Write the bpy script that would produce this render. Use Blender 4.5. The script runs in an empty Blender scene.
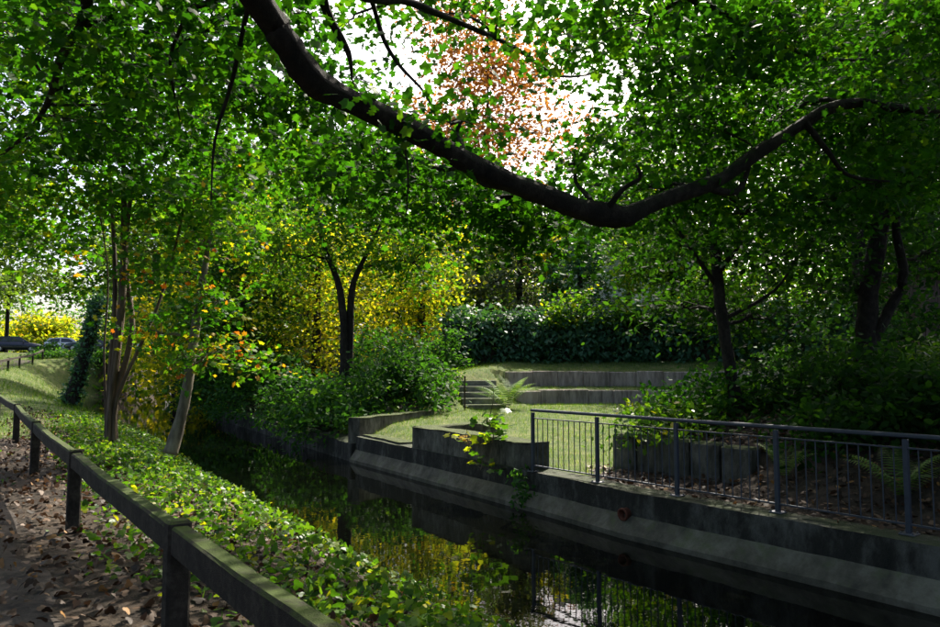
import bpy, bmesh, math, random
import numpy as np
from mathutils import Vector, Matrix

# ------------------------------------------------------------------ camera, sky, sun, exposure
sc = bpy.context.scene
COL = sc.collection
F = 731.0                                   # focal length in pixels of the 940 x 627 photograph
PITCH = math.atan((368 - 313.5) / F)
CP, SP, EYE = math.cos(PITCH), math.sin(PITCH), 1.65
cam = bpy.data.objects.new('camera', bpy.data.cameras.new('camera'))
COL.objects.link(cam)
cam.data.lens = F / 940 * 36
cam.data.clip_start, cam.data.clip_end = 0.05, 2000
cam.location = (0, 0, EYE)
cam.rotation_euler = (math.pi / 2 + PITCH, 0, 0)
sc.camera = cam

SUN_AZ, SUN_EL = math.radians(22), math.radians(46)      # right of straight ahead, above the horizon
SDIR = Vector((math.sin(SUN_AZ) * math.cos(SUN_EL), math.cos(SUN_AZ) * math.cos(SUN_EL), math.sin(SUN_EL)))
world = bpy.data.worlds.new('World')
sc.world = world
world.use_nodes = True
wn = world.node_tree.nodes
sky = wn.new('ShaderNodeTexSky')
sky.sky_type = 'NISHITA'
sky.sun_disc = False
sky.sun_elevation = SUN_EL
sky.sun_rotation = SUN_AZ
sky.air_density, sky.dust_density, sky.ozone_density = 0.8, 5.0, 0.6
wn['Background'].inputs['Strength'].default_value = 0.15
world.node_tree.links.new(sky.outputs[0], wn['Background'].inputs['Color'])
sl = bpy.data.lights.new('sun', 'SUN')
sl.energy, sl.angle, sl.color = 5.0, math.radians(0.53), (1.0, 0.93, 0.80)
sun = bpy.data.objects.new('sun', sl)
COL.objects.link(sun)
sun.rotation_euler = SDIR.to_track_quat('Z', 'Y').to_euler()
sun.location = (10, 20, 40)
vs = sc.view_settings
vs.view_transform, vs.look, vs.gamma, vs.use_curve_mapping = 'Standard', 'None', 1.0, False
vs.exposure = 1.22
sc.render.engine = 'CYCLES'
cy = sc.cycles
cy.max_bounces, cy.diffuse_bounces, cy.glossy_bounces, cy.transmission_bounces, cy.transparent_max_bounces = 7, 5, 3, 5, 4
cy.use_denoising = True
cy.sample_clamp_indirect = 6.0
cy.caustics_reflective = cy.caustics_refractive = False

random.seed(5)
RNG = np.random.default_rng(5)

# ------------------------------------------------------------------ pixel helpers
def ray(px, py):
    r, u = px - 470, 313.5 - py
    return np.array((r, F * CP - u * SP, F * SP + u * CP))
def pixd(px, py, d):                        # the point on a pixel's ray whose world y is d
    v = ray(px, py); t = d / v[1]
    return np.array((v[0] * t, d, EYE + v[2] * t))
def pixz(px, py, z):
    v = ray(px, py); t = (z - EYE) / v[2]
    return np.array((v[0] * t, v[1] * t, z))

# ------------------------------------------------------------------ materials
def newmat(name):
    m = bpy.data.materials.new(name); m.use_nodes = True
    nt = m.node_tree
    return m, nt, nt.nodes, nt.links, nt.nodes['Principled BSDF']
def ramp(nodes, stops, interp='LINEAR'):
    r = nodes.new('ShaderNodeValToRGB'); r.color_ramp.interpolation = interp
    while len(r.color_ramp.elements) < len(stops): r.color_ramp.elements.new(0.5)
    for e, (p, c) in zip(r.color_ramp.elements, stops):
        e.position = p; e.color = (*c, 1)
    return r
def noise(nodes, links, scale, detail=6, rough=0.6, stretch=None):
    tc = nodes.new('ShaderNodeTexCoord'); n = nodes.new('ShaderNodeTexNoise')
    n.inputs['Scale'].default_value = scale; n.inputs['Detail'].default_value = detail
    n.inputs['Roughness'].default_value = rough
    if stretch:
        mp = nodes.new('ShaderNodeMapping'); mp.inputs['Scale'].default_value = stretch
        links.new(tc.outputs['Object'], mp.inputs[0]); links.new(mp.outputs[0], n.inputs['Vector'])
    else:
        links.new(tc.outputs['Object'], n.inputs['Vector'])
    return n
def bump(nodes, links, bsdf, src, strength, dist):
    b = nodes.new('ShaderNodeBump'); b.inputs['Strength'].default_value = strength
    b.inputs['Distance'].default_value = dist
    links.new(src, b.inputs['Height']); links.new(b.outputs[0], bsdf.inputs['Normal'])

def rough_mat(name, c1, c2, c3, scale=6, rough=0.85, bstr=0.6, bdist=0.02, stretch=None, moss=None, moss_amt=0.5, spec=0.3):
    m, nt, N, L, P = newmat(name)
    n = noise(N, L, scale, 8, 0.65, stretch)
    nb = noise(N, L, scale * .22, 4, 0.55, stretch)            # broad stains under the fine grain
    ad = N.new('ShaderNodeMath'); ad.operation = 'MULTIPLY_ADD'; ad.inputs[1].default_value = 0.9
    L.new(nb.outputs['Fac'], ad.inputs[0]); L.new(n.outputs['Fac'], ad.inputs[2])
    sb_ = N.new('ShaderNodeMath'); sb_.operation = 'SUBTRACT'; sb_.inputs[1].default_value = 0.45; L.new(ad.outputs[0], sb_.inputs[0])
    r = ramp(N, [(0.28, c1), (0.5, c2), (0.74, c3)])
    L.new(sb_.outputs[0], r.inputs[0])
    out = r.outputs[0]
    if moss:                                # moss and algae settle on faces that look up, in patches
        g = N.new('ShaderNodeNewGeometry'); s = N.new('ShaderNodeSeparateXYZ'); L.new(g.outputs['Normal'], s.inputs[0])
        n2 = noise(N, L, scale * 0.6, 5, 0.7)
        a = N.new('ShaderNodeMath'); a.operation = 'MULTIPLY_ADD'
        L.new(s.outputs['Z'], a.inputs[0]); a.inputs[1].default_value = moss_amt; L.new(n2.outputs['Fac'], a.inputs[2])
        rr = ramp(N, [(0.62, (0, 0, 0)), (0.85, (1, 1, 1))]); L.new(a.outputs[0], rr.inputs[0])
        mx = N.new('ShaderNodeMix'); mx.data_type = 'RGBA'
        L.new(rr.outputs[0], mx.inputs['Factor']); L.new(out, mx.inputs['A']); mx.inputs['B'].default_value = (*moss, 1)
        out = mx.outputs['Result']
    L.new(out, P.inputs['Base Color'])
    P.inputs['Roughness'].default_value = rough; P.inputs['Specular IOR Level'].default_value = spec
    n3 = noise(N, L, scale * 5, 8, 0.7, stretch)
    bump(N, L, P, n3.outputs['Fac'], bstr, bdist)
    return m

def leaf_mat(name, stops, trans=0.5, rough=0.6, tmul=(1.9, 2.05, 0.40), spec=0.13):
    m, nt, N, L, P = newmat(name)
    at = N.new('ShaderNodeAttribute'); at.attribute_name = 'rnd'
    r = ramp(N, stops); L.new(at.outputs['Fac'], r.inputs[0])
    L.new(r.outputs[0], P.inputs['Base Color'])
    P.inputs['Roughness'].default_value = rough; P.inputs['Specular IOR Level'].default_value = spec
    mu = N.new('ShaderNodeMix'); mu.data_type = 'RGBA'; mu.blend_type = 'MULTIPLY'; mu.inputs['Factor'].default_value = 1
    L.new(r.outputs[0], mu.inputs['A']); mu.inputs['B'].default_value = (*tmul, 1)
    t = N.new('ShaderNodeBsdfTranslucent'); L.new(mu.outputs['Result'], t.inputs['Color'])
    mix = N.new('ShaderNodeMixShader'); mix.inputs[0].default_value = trans
    L.new(P.outputs[0], mix.inputs[1]); L.new(t.outputs[0], mix.inputs[2])
    L.new(mix.outputs[0], N['Material Output'].inputs['Surface'])
    return m

def plain(name, c, rough=0.5, metal=0.0, spec=0.5, coat=0.0):
    m, nt, N, L, P = newmat(name)
    n = noise(N, L, 14, 5, 0.6)
    r = ramp(N, [(0.3, tuple(v * 0.8 for v in c)), (0.7, tuple(min(1, v * 1.12) for v in c))])
    L.new(n.outputs['Fac'], r.inputs[0]); L.new(r.outputs[0], P.inputs['Base Color'])
    P.inputs['Roughness'].default_value = rough; P.inputs['Metallic'].default_value = metal
    P.inputs['Specular IOR Level'].default_value = spec; P.inputs['Coat Weight'].default_value = coat
    return m

M = {}
M['bark'] = rough_mat('bark', (.008, .006, .005), (.022, .017, .013), (.055, .045, .034), 11, .92, 1.0, .06, (1, 1, .6), (.03, .05, .012), .25)
M['bark_pale'] = rough_mat('bark_pale', (.06, .052, .036), (.16, .14, .10), (.27, .24, .17), 7, .85, .7, .03, (1, 1, .3), (.06, .09, .02), .3)
M['bark_warm'] = rough_mat('bark_warm', (.035, .026, .016), (.10, .075, .048), (.19, .14, .09), 9, .88, .8, .03, (1, 1, .2))
M['wood'] = rough_mat('weathered_wood', (.012, .009, .007), (.030, .023, .017), (.062, .050, .038), 10, .85, .9, .015, (3, 3, 3), (.055, .085, .010), .30)
M['concrete'] = rough_mat('mossy_concrete', (.030, .029, .023), (.095, .088, .07), (.20, .185, .155), 9, .9, 1.0, .04, (1, 1, .45), (.055, .075, .016), .42)
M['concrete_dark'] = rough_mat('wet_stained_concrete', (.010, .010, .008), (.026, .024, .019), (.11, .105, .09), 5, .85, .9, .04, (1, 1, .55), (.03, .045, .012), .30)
M['concrete_skylit'] = rough_mat('skylit_concrete', (.050, .044, .032), (.098, .086, .062), (.165, .148, .112), 5, .85, .6, .02, None, (.08, .10, .035), .18)
M['concrete_board'] = rough_mat('board_marked_concrete', (.13, .105, .088), (.28, .23, .195), (.42, .355, .31), 7, .9, .6, .02, (1.6, 1.6, .25), (.07, .10, .02), .25)
M['step'] = rough_mat('step_concrete', (.08, .075, .06), (.16, .15, .125), (.27, .25, .22), 7, .9, .6, .02, None, (.06, .09, .02), .28)
M['soil'] = rough_mat('leafy_soil', (.016, .011, .007), (.040, .028, .018), (.080, .056, .036), 3.5, .95, .9, .05)
M['path'] = rough_mat('trodden_earth', (.020, .015, .012), (.042, .033, .027), (.078, .063, .053), 2.6, .95, .8, .03)
M['grass_ground'] = rough_mat('turf', (.040, .065, .014), (.075, .105, .022), (.15, .15, .055), 5, .95, .9, .04)
M['asphalt'] = rough_mat('asphalt', (.04, .04, .04), (.052, .052, .05), (.068, .066, .063), 12, .9, .4, .01)
M['steel'] = plain('painted_steel', (.040, .050, .070), .45, .3)
M['steel_light'] = plain('galvanised_steel', (.14, .145, .17), .42, .7)
M['rust'] = plain('rusty_iron', (.11, .030, .014), .8, .2)
M['dark'] = plain('pipe_shade', (.008, .007, .006), .9)
M['board'] = rough_mat('brown_boards', (.09, .06, .05), (.17, .12, .10), (.25, .18, .15), 5, .85, .5, .01, (3, 3, .3))
M['roof_tile'] = rough_mat('roof_felt', (.03, .028, .027), (.05, .046, .044), (.08, .075, .07), 8, .9, .4, .01)
M['render'] = rough_mat('white_render', (.66, .66, .68), (.76, .76, .78), (.82, .82, .83), 3, .9, .2, .005)
M['glass'] = plain('dark_glass', (.012, .016, .022), .05, 0, .8)
M['car_dark'] = plain('dark_blue_paint', (.010, .014, .030), .25, .3, .5, .6)
M['car_white'] = plain('white_paint', (.70, .72, .76), .3, 0, .5, .5)
M['car_silver'] = plain('silver_paint', (.42, .46, .52), .3, .5, .5, .5)
M['car_green'] = plain('dark_green_paint', (.012, .026, .026), .28, .2, .5, .5)
M['rubber'] = plain('rubber', (.015, .015, .015), .8)
M['alloy'] = plain('alloy', (.45, .46, .48), .35, .8)
M['red_lens'] = plain('red_lens', (.45, .012, .018), .2)
M['clear_lens'] = plain('clear_lens', (.6, .62, .62), .12)
M['plate'] = plain('plate_white', (.75, .75, .72), .4)

G0, G1, G2, G3 = (.010, .040, .006), (.020, .080, .010), (.042, .125, .012), (.09, .17, .016)
Y1, Y2, O1, R1 = (.30, .27, .020), (.42, .33, .03), (.38, .15, .02), (.30, .065, .02)
M['lf_near'] = leaf_mat('leaf_canopy', [(0, G0), (.35, G1), (.75, G2), (1, G3)], .53, tmul=(1.75, 1.9, .35))
M['lf_maple'] = leaf_mat('leaf_maple', [(0, G1), (.5, G2), (.82, (.11, .18, .018)), (.97, Y1), (1, O1)], .6)
M['lf_autumn'] = leaf_mat('leaf_autumn', [(0, G1), (.45, G2), (.62, G3), (.78, Y1), (.92, O1), (1, (.26, .07, .02))], .5)
M['lf_fresh'] = leaf_mat('leaf_fresh', [(0, G1), (.45, (.055, .13, .016)), (.85, (.12, .18, .022)), (1, Y1)], .55)
M['lf_yellow'] = leaf_mat('leaf_yellow', [(0, (.05, .12, .012)), (.32, (.15, .22, .018)), (.65, (.33, .33, .025)), (.92, (.50, .42, .035)), (1, (.46, .28, .03))], .64, tmul=(1.9, 1.75, .5))
M['lf_copper'] = leaf_mat('leaf_copper', [(0, (.12, .06, .02)), (.4, (.24, .11, .03)), (.8, (.36, .18, .05)), (1, (.36, .28, .06))], .5, tmul=(1.5, 1.2, .6))
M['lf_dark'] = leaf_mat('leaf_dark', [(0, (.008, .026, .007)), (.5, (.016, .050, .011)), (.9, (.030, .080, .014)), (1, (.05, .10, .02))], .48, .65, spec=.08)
M['lf_hazed'] = leaf_mat('leaf_hazed', [(0, (.05, .09, .03)), (.5, (.085, .14, .045)), (1, (.16, .19, .06))], .5)  # paler green puts distance haze into the leaf colour
M['lf_grey'] = leaf_mat('leaf_greygreen', [(0, (.045, .06, .035)), (.5, (.085, .11, .06)), (1, (.15, .17, .09))], .35)
M['lf_ivy'] = leaf_mat('leaf_ivy', [(0, (.024, .070, .036)), (.5, (.05, .13, .068)), (.9, (.08, .18, .09)), (1, (.11, .20, .07))], .28, .5, spec=.28)
M['lf_laurel'] = leaf_mat('leaf_laurel', [(0, (.014, .048, .012)), (.5, (.030, .088, .022)), (.9, (.055, .13, .03)), (1, (.10, .17, .03))], .45, .6, spec=.10)
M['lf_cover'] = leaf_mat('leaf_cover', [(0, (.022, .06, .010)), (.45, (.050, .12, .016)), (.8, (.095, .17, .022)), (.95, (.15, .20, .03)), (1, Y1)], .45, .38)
M['lf_fern'] = leaf_mat('leaf_fern', [(0, (.05, .11, .03)), (.6, (.10, .18, .05)), (1, (.17, .22, .08))], .45)
M['lf_litter'] = leaf_mat('leaf_litter', [(0, (.016, .010, .006)), (.4, (.046, .024, .013)), (.7, (.088, .050, .028)), (.9, (.15, .095, .062)), (1, (.26, .13, .03))], .12, .6, (1.2, 1, .8), .25)
M['lf_grass'] = leaf_mat('leaf_grass', [(0, (.035, .09, .010)), (.5, (.070, .14, .016)), (.85, (.12, .18, .03)), (1, (.24, .22, .09))], .4, .5)

# ------------------------------------------------------------------ object helpers
def tag(o, label=None, cat=None, group=None, kind=None):
    if label: o['label'] = label
    if cat: o['category'] = cat
    if group: o['group'] = group
    if kind: o['kind'] = kind
    return o
def empty(name, loc, rz=0, label=None, cat=None, group=None):
    o = bpy.data.objects.new(name, None); COL.objects.link(o)
    o.location = tuple(float(v) for v in loc); o.rotation_euler = (0, 0, rz); o.empty_display_size = .2
    return tag(o, label, cat, group)
def link(name, me, parent=None, loc=None, rz=0):
    """One mesh object. Mesh coordinates are world ones unless loc is given; a parent only rebases them."""
    o = bpy.data.objects.new(name, me); COL.objects.link(o)
    if parent is not None:
        o.parent = parent
    if loc is not None:
        o.location = tuple(float(v) for v in loc); o.rotation_euler = (0, 0, rz)
    return o
def copy_tree(o, parent=None):
    c = o.copy(); COL.objects.link(c)
    if parent is not None: c.parent = parent
    for ch in list(o.children): copy_tree(ch, c)
    return c

class MB:
    """Collects vertices and faces of one mesh."""
    def __init__(s): s.v = []; s.f = []
    def add(s, verts, faces):
        k = len(s.v); s.v += [tuple(float(c) for c in p) for p in verts]; s.f += [tuple(i + k for i in fc) for fc in faces]; return s
    def box(s, c, size, rz=0, ax=None, bevel=0.0):
        """Box with chamfered vertical and horizontal edges; ax = 3x3 columns, else turned by rz."""
        hx, hy, hz = (v / 2 for v in size)
        b = min(bevel, hx * .9, hy * .9, hz * .9)
        if ax is None:
            co, si = math.cos(rz), math.sin(rz); ax = np.array(((co, -si, 0), (si, co, 0), (0, 0, 1)))
        c = np.array(c, float)
        if b <= 0:
            P = [(x, y, z) for x in (-hx, hx) for y in (-hy, hy) for z in (-hz, hz)]
            Fc = [(0, 1, 3, 2), (4, 6, 7, 5), (0, 4, 5, 1), (2, 3, 7, 6), (0, 2, 6, 4), (1, 5, 7, 3)]
        else:
            def ring(x, y, z, k):
                return [(-x + k, -y, z), (x - k, -y, z), (x, -y + k, z), (x, y - k, z), (x - k, y, z), (-x + k, y, z), (-x, y - k, z), (-x, -y + k, z)]
            P = ring(hx - b, hy - b, -hz, b * .4) + ring(hx, hy, -hz + b, b) + ring(hx, hy, hz - b, b) + ring(hx - b, hy - b, hz, b * .4)
            Fc = [tuple(range(7, -1, -1)), tuple(range(24, 32))]
            for r in range(3):
                for i in range(8):
                    j = (i + 1) % 8; Fc.append((r * 8 + i, r * 8 + j, r * 8 + 8 + j, r * 8 + 8 + i))
        return s.add([c + ax @ np.array(p) for p in P], Fc)
    def tube(s, pts, rad, n=7, cap=True):
        pts = [np.array(p, float) for p in pts]; m = len(pts)
        if not hasattr(rad, '__len__'): rad = [rad] * m
        up = np.array((.31, .17, .93)); V = []
        for i in range(m):
            t = pts[min(i + 1, m - 1)] - pts[max(i - 1, 0)]; t = t / (np.linalg.norm(t) + 1e-9)
            a = np.cross(t, up)
            if np.linalg.norm(a) < .15: a = np.cross(t, np.array((1., .2, 0)))
            a /= np.linalg.norm(a); b = np.cross(t, a)
            for k in range(n):
                an = 2 * math.pi * k / n
                V.append(pts[i] + rad[i] * (math.cos(an) * a + math.sin(an) * b))
        Fc = [(i * n + k, i * n + (k + 1) % n, (i + 1) * n + (k + 1) % n, (i + 1) * n + k) for i in range(m - 1) for k in range(n)]
        if cap: Fc += [tuple(range(n - 1, -1, -1)), tuple(range((m - 1) * n, m * n))]
        return s.add(V, Fc)
    def mesh(s, name, mat, smooth=False, origin=None):
        me = bpy.data.meshes.new(name)
        V = s.v if origin is None else [tuple(np.array(p) - np.array(origin)) for p in s.v]
        me.from_pydata(V, [], s.f)
        bm = bmesh.new(); bm.from_mesh(me); bmesh.ops.recalc_face_normals(bm, faces=bm.faces); bm.to_mesh(me); bm.free()
        me.materials.append(mat)
        if smooth: me.polygons.foreach_set('use_smooth', [True] * len(me.polygons))
        me.update(); return me
    def build(s, name, mat, parent=None, smooth=False, loc=None, rz=0):
        """World-coordinate mesh under an unrotated parent Empty (rebased), or local mesh when loc is given."""
        if parent is not None and loc is None:
            return link(name, s.mesh(name, mat, smooth, parent.location), parent)
        return link(name, s.mesh(name, mat, smooth), parent, loc, rz)

def smooth_path(pts, vals, k=5):
    """Catmull-Rom through points (and radii)."""
    P = np.array([list(p) + [v] for p, v in zip(pts, vals)], float); out = []
    for i in range(len(P) - 1):
        a, b, c, d = P[max(i - 1, 0)], P[i], P[i + 1], P[min(i + 2, len(P) - 1)]
        for j in range(k):
            t = j / k
            out.append(.5 * (2 * b + (c - a) * t + (2 * a - 5 * b + 4 * c - d) * t * t + (3 * b - a - 3 * c + d) * t ** 3))
    out.append(P[-1]); out = np.array(out)
    return out[:, :3], np.maximum(out[:, 3], .002)

# ------------------------------------------------------------------ leaf meshes (all leaves of one plant in one numpy mesh)
def _star():                                 # five-lobed leaf outline, fan from the stalk end
    o = []
    for ang, r in ((-150, .34), (-112, .50), (-86, .42), (-50, .66), (-25, .50), (0, .78), (25, .50), (50, .66), (86, .42), (112, .50), (150, .34)):
        o.append((r * math.cos(math.radians(ang)) + .3, r * math.sin(math.radians(ang)), -.25 * (r * math.sin(math.radians(ang))) ** 2))
    v = [(.22, 0, .02)] + o
    return v, [(0, i, i + 1) for i in range(1, len(o))]
TPL = {
    'rhomb': ([(0, 0, 0), (.45, -.34, -.07), (1, 0, -.05), (.45, .34, -.07)], [(0, 1, 2), (0, 2, 3)]),
    'oval': ([(0, 0, 0), (.25, -.26, -.05), (.65, -.25, -.06), (1, 0, -.10), (.65, .25, -.06), (.25, .26, -.05)], [(0, 1, 2, 3), (0, 3, 4, 5)]),
    'ivy': ([(0, 0, 0), (-.10, -.38, -.04), (.35, -.30, -.03), (.95, 0, -.10), (.35, .30, -.03), (-.10, .38, -.04)], [(0, 1, 2, 3), (0, 3, 4, 5)]),
    'star': _star(),
    'lobed': ([(0, 0, .03), (-.14, -.20, 0), (-.02, -.40, -.06), (.30, -.44, -.07), (.48, -.27, -.02), (.80, -.20, -.06), (1, 0, -.12), (.80, .20, -.06), (.48, .27, -.02), (.30, .44, -.07), (-.02, .40, -.06), (-.14, .20, 0)], [(0, 1, 2, 3), (0, 3, 4, 5), (0, 5, 6), (0, 6, 7), (0, 7, 8, 9), (0, 9, 10, 11)]),
    'blade': ([(0, -.035, 0), (0, .035, 0), (1, 0, .18)], [(0, 1, 2)]),
    'strip': ([(0, -.03, 0), (0, .03, 0), (.6, -.022, .10), (.6, .022, .10), (1, 0, .02)], [(0, 1, 3, 2), (2, 3, 4)]),
}
def unit(a): return a / (np.linalg.norm(a, axis=1, keepdims=True) + 1e-9)
def leaf_mesh(name, P, N, T, S, shape, mat, rnd):
    tv, tf = TPL[shape]; tv = np.array(tv, np.float32); n = len(P)
    N = unit(N); T = unit(T - N * (T * N).sum(1, keepdims=True)); B = np.cross(N, T)
    S = np.asarray(S).reshape(-1, 1, 1)
    V = P[:, None, :] + S * (tv[None, :, 0:1] * T[:, None, :] + tv[None, :, 1:2] * B[:, None, :] + tv[None, :, 2:3] * N[:, None, :])
    V = V.reshape(-1, 3).astype(np.float32); k = len(tv)
    lens = np.array([len(f) for f in tf]); flat = np.concatenate([np.array(f) for f in tf])
    idx = (flat[None, :] + (np.arange(n) * k)[:, None]).ravel().astype(np.int32)
    lt = np.tile(lens, n); ls = np.concatenate(([0], np.cumsum(lt)[:-1])).astype(np.int32)
    me = bpy.data.meshes.new(name)
    me.vertices.add(len(V)); me.vertices.foreach_set('co', V.ravel())
    me.loops.add(len(idx)); me.loops.foreach_set('vertex_index', idx)
    me.polygons.add(len(ls)); me.polygons.foreach_set('loop_start', ls)
    at = me.attributes.new('rnd', 'FLOAT', 'FACE'); at.data.foreach_set('value', np.repeat(np.clip(rnd, 0, 1), len(tf)).astype(np.float32))
    me.materials.append(mat); me.update(calc_edges=True)
    return me
def sprays(centers, n_per, rad, size, flat=.38, droop=.25, up=.6, tint=.25, sjit=.35):
    """Leaves gathered in layered sprays about each centre."""
    C = np.asarray(centers, float); m = len(C); n = m * n_per
    rad = np.broadcast_to(np.asarray(rad, float).reshape(-1), (m,))
    g = RNG.normal(size=(m, n_per, 3)) * .5
    g[..., 2] *= flat
    tilt = RNG.normal(size=(m, 1, 2)) * .35
    g[..., 2] += g[..., 0] * tilt[..., 0] + g[..., 1] * tilt[..., 1]
    P = (C[:, None] + g * rad[:, None, None]).reshape(-1, 3)
    out = g.reshape(-1, 3).copy(); out[:, 2] -= droop
    T = out + RNG.normal(size=(n, 3)) * .35
    Nn = RNG.normal(size=(n, 3)) * (1 - up); Nn[:, 2] += up
    S = size * (1 + RNG.uniform(-sjit, sjit, n))
    ct = np.repeat(RNG.uniform(-tint, tint, m), n_per)
    rnd = np.clip(RNG.beta(2.2, 2.6, n) + ct, 0, 1)
    return P, Nn, T, S, rnd
def ellip(c, r, n, shell=.35):
    """n points in an ellipsoid, thinner towards its middle."""
    d = unit(RNG.normal(size=(n, 3))); rr = (shell + (1 - shell) * RNG.uniform(size=(n, 1))) ** .5
    return np.array(c) + d * rr * np.array(r)

# ------------------------------------------------------------------ lie of the land
WL = np.array([(19.8, -14.8), (5.29, 5.48), (4.3, 6.87), (2.01, 9.98), (1.06, 11.6), (-2.91, 17.92), (-11.03, 32.26), (-21.5, 53.0), (-26.0, 64.0), (-27.0, 76.0), (-24, 105)])
WATER_Z, CANAL_W = -0.62, 3.4
RC = np.array((4.7, 19.0))                                   # centre of the round seating
def q_of(x, y):
    """Distance to the right of the canal's right water line (negative = over the water or left bank)."""
    x = np.asarray(x, float); y = np.asarray(y, float); best = np.full(x.shape, 1e9); sg = np.ones(x.shape)
    for a, b in zip(WL[:-1], WL[1:]):
        d = b - a; l2 = (d ** 2).sum(); t = np.clip(((x - a[0]) * d[0] + (y - a[1]) * d[1]) / l2, 0, 1)
        ex, ey = x - a[0] - t * d[0], y - a[1] - t * d[1]; dist = np.hypot(ex, ey)
        s = np.where(ex * d[1] - ey * d[0] >= 0, 1, -1); k = dist < best
        best = np.where(k, dist, best); sg = np.where(k, s, sg)
    return best * sg
def ss(a, b, x):
    t = np.clip((x - a) / (b - a), 0, 1); return t * t * (3 - 2 * t)
PA, PB = np.array((2.45, 12.65)), np.array((9.0, 18.6))      # left edge of the raised bed on the right
def bed_side(x, y):
    d = PB - PA; d = d / np.hypot(*d)
    return (x - PA[0]) * d[1] - (y - PA[1]) * d[0]           # > 0 : inside the bed
def bank_side(x, y):                                          # > 0 : left of the wing wall and stairs
    a = np.array((-2.67, 18.2)); d = np.array((.42, .907))
    return -((x - a[0]) * d[1] - (y - a[1]) * d[0])
def ground_z(x, y):
    x = np.asarray(x, float); y = np.asarray(y, float); q = q_of(x, y)
    wide = ss(55, 63, y); edge = -3.25 - 2.2 * ss(24, 42, y) * (1 - wide)
    t = np.clip((edge - q) / 2.3, 0, 1)
    left = -.85 + .83 * (1 - (1 - t) ** 1.7)
    rise = np.interp(y, [-50, 14, 20, 40, 55, 66, 90, 400], [0, .02, .15, 1.2, 2.0, 3.05, 3.4, 3.6])
    left = left + rise * ss(0.8, 4.6 - 2.8 * wide, edge - q) + .03 * np.sin(x * 1.7 + y) * np.sin(y * 1.3 - x * .4)
    # right bank
    r = np.hypot(x - RC[0], y - RC[1]); an = np.degrees(np.arctan2(y - RC[1], x - RC[0])); an = np.where(an < -90, an + 360, an)
    z = -.07 + .46 * ss(13, 25, y)
    terr = np.where(r < 7.32, z, np.where(r < 9.05, .86 + .09 * (r - 7.3), np.minimum(1.5 + .17 * (r - 9.0), 2.4)))
    ramp_ = z + (np.clip(1.52 + .17 * (r - 9), 0, 2.4) - z) * ss(5.9, 9.0, r)
    ramp_ = z + (ramp_ - z) * ss(168, 142, an) - .14 * np.exp(-((x - .35) / .8) ** 2 - ((y - 24.2) / 1.2) ** 2)
    in_arc = ((an > 8) & (an < 116)).astype(float)
    z = np.where(y > 17.5, in_arc * terr + (1 - in_arc) * ramp_, z)
    z = np.minimum(z, -.06 + .28 * np.clip(q - .60, 0, 30))
    bs = bank_side(x, y)
    bank = np.minimum(-.12 + .30 * np.clip(q - .55, 0, 5) + .10 * np.clip(q - 5.5, 0, 8), 2.6) + np.interp(y, [20, 40, 70], [0, .2, 1.6])
    z = z + (bank - z) * ss(.25, 1.1, bs) * (y > 15)
    bd = bed_side(x, y)
    bed = np.interp(q, [.6, 2.04, 2.12, 3.6, 9, 18], [-.06, -.02, .46, .80, 1.45, 1.9])
    open_ = np.interp(q, [.6, 1.2, 3.6, 9, 18], [-.06, .02, .85, 1.5, 1.9])
    sfr = (x - 3.95) * .593 - (y - 10.6) * .805               # past the end of the front panel wall
    bed = bed + (open_ - bed) * ss(-.05, .35, sfr)
    z = z + (bed - z) * ss(0, .4, bd)
    z = np.where(y > 34, np.maximum(z, 2.0), z) + np.where(y > 34, np.interp(y, [34, 70], [0, 1.2]), 0)
    return np.where(q > .42, z, np.where(q > edge, -1.3, left))
def gz(x, y): return float(ground_z(np.array([x]), np.array([y]))[0])

def axis(lo, hi, step, far, grow=1.22, mid=None):
    a = list(np.arange(lo, hi + 1e-6, step)); s = step
    if mid:
        a = sorted(set(list(np.arange(mid[0], lo - .2, .42)) + a + list(np.arange(hi + .42, mid[1], .42)))); s = .42
    while a[-1] < far: s *= grow; a.append(a[-1] + s)
    s = step
    while a[0] > -far: s *= grow; a.insert(0, a[0] - s)
    return np.array(a)
gx, gy = axis(-13, 14, .14, 600, mid=(-46, 15)), axis(0, 31, .14, 600, mid=(-1, 82))
X, Y = np.meshgrid(gx, gy); Zg = ground_z(X, Y)
def grid_mesh(name, X, Y, Z, mats, midx=None):
    h, w = X.shape; V = np.stack((X, Y, Z), -1).reshape(-1, 3).astype(np.float32)
    i = np.arange((h - 1) * (w - 1)); rr, cc = i // (w - 1), i % (w - 1); a = rr * w + cc
    idx = np.stack((a, a + 1, a + w + 1, a + w), -1).astype(np.int32)
    me = bpy.data.meshes.new(name)
    me.vertices.add(len(V)); me.vertices.foreach_set('co', V.ravel())
    me.loops.add(idx.size); me.loops.foreach_set('vertex_index', idx.ravel())
    me.polygons.add(len(idx)); me.polygons.foreach_set('loop_start', np.arange(0, idx.size, 4, dtype=np.int32))
    for m in mats: me.materials.append(m)
    if midx is not None: me.polygons.foreach_set('material_index', midx.astype(np.int32))
    me.polygons.foreach_set('use_smooth', np.ones(len(idx), bool))
    me.update(calc_edges=True); return me
def is_lawn(x, y):
    q = q_of(x, y); r = np.hypot(x - RC[0], y - RC[1])
    right = (q > .6) & (bed_side(x, y) < .3) & (bank_side(x, y) < .5 + 1.6 * (y > 23)) & (r < 13) & (y < 31)
    left = (q < -5.5) & (y > 17)
    return right | left
xc, yc = (X[:-1, :-1] + X[1:, 1:]) / 2, (Y[:-1, :-1] + Y[1:, 1:]) / 2
tag(link('ground', grid_mesh('ground', X, Y, Zg, [M['soil'], M['grass_ground']], is_lawn(xc, yc).ravel())), kind='structure')

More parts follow.
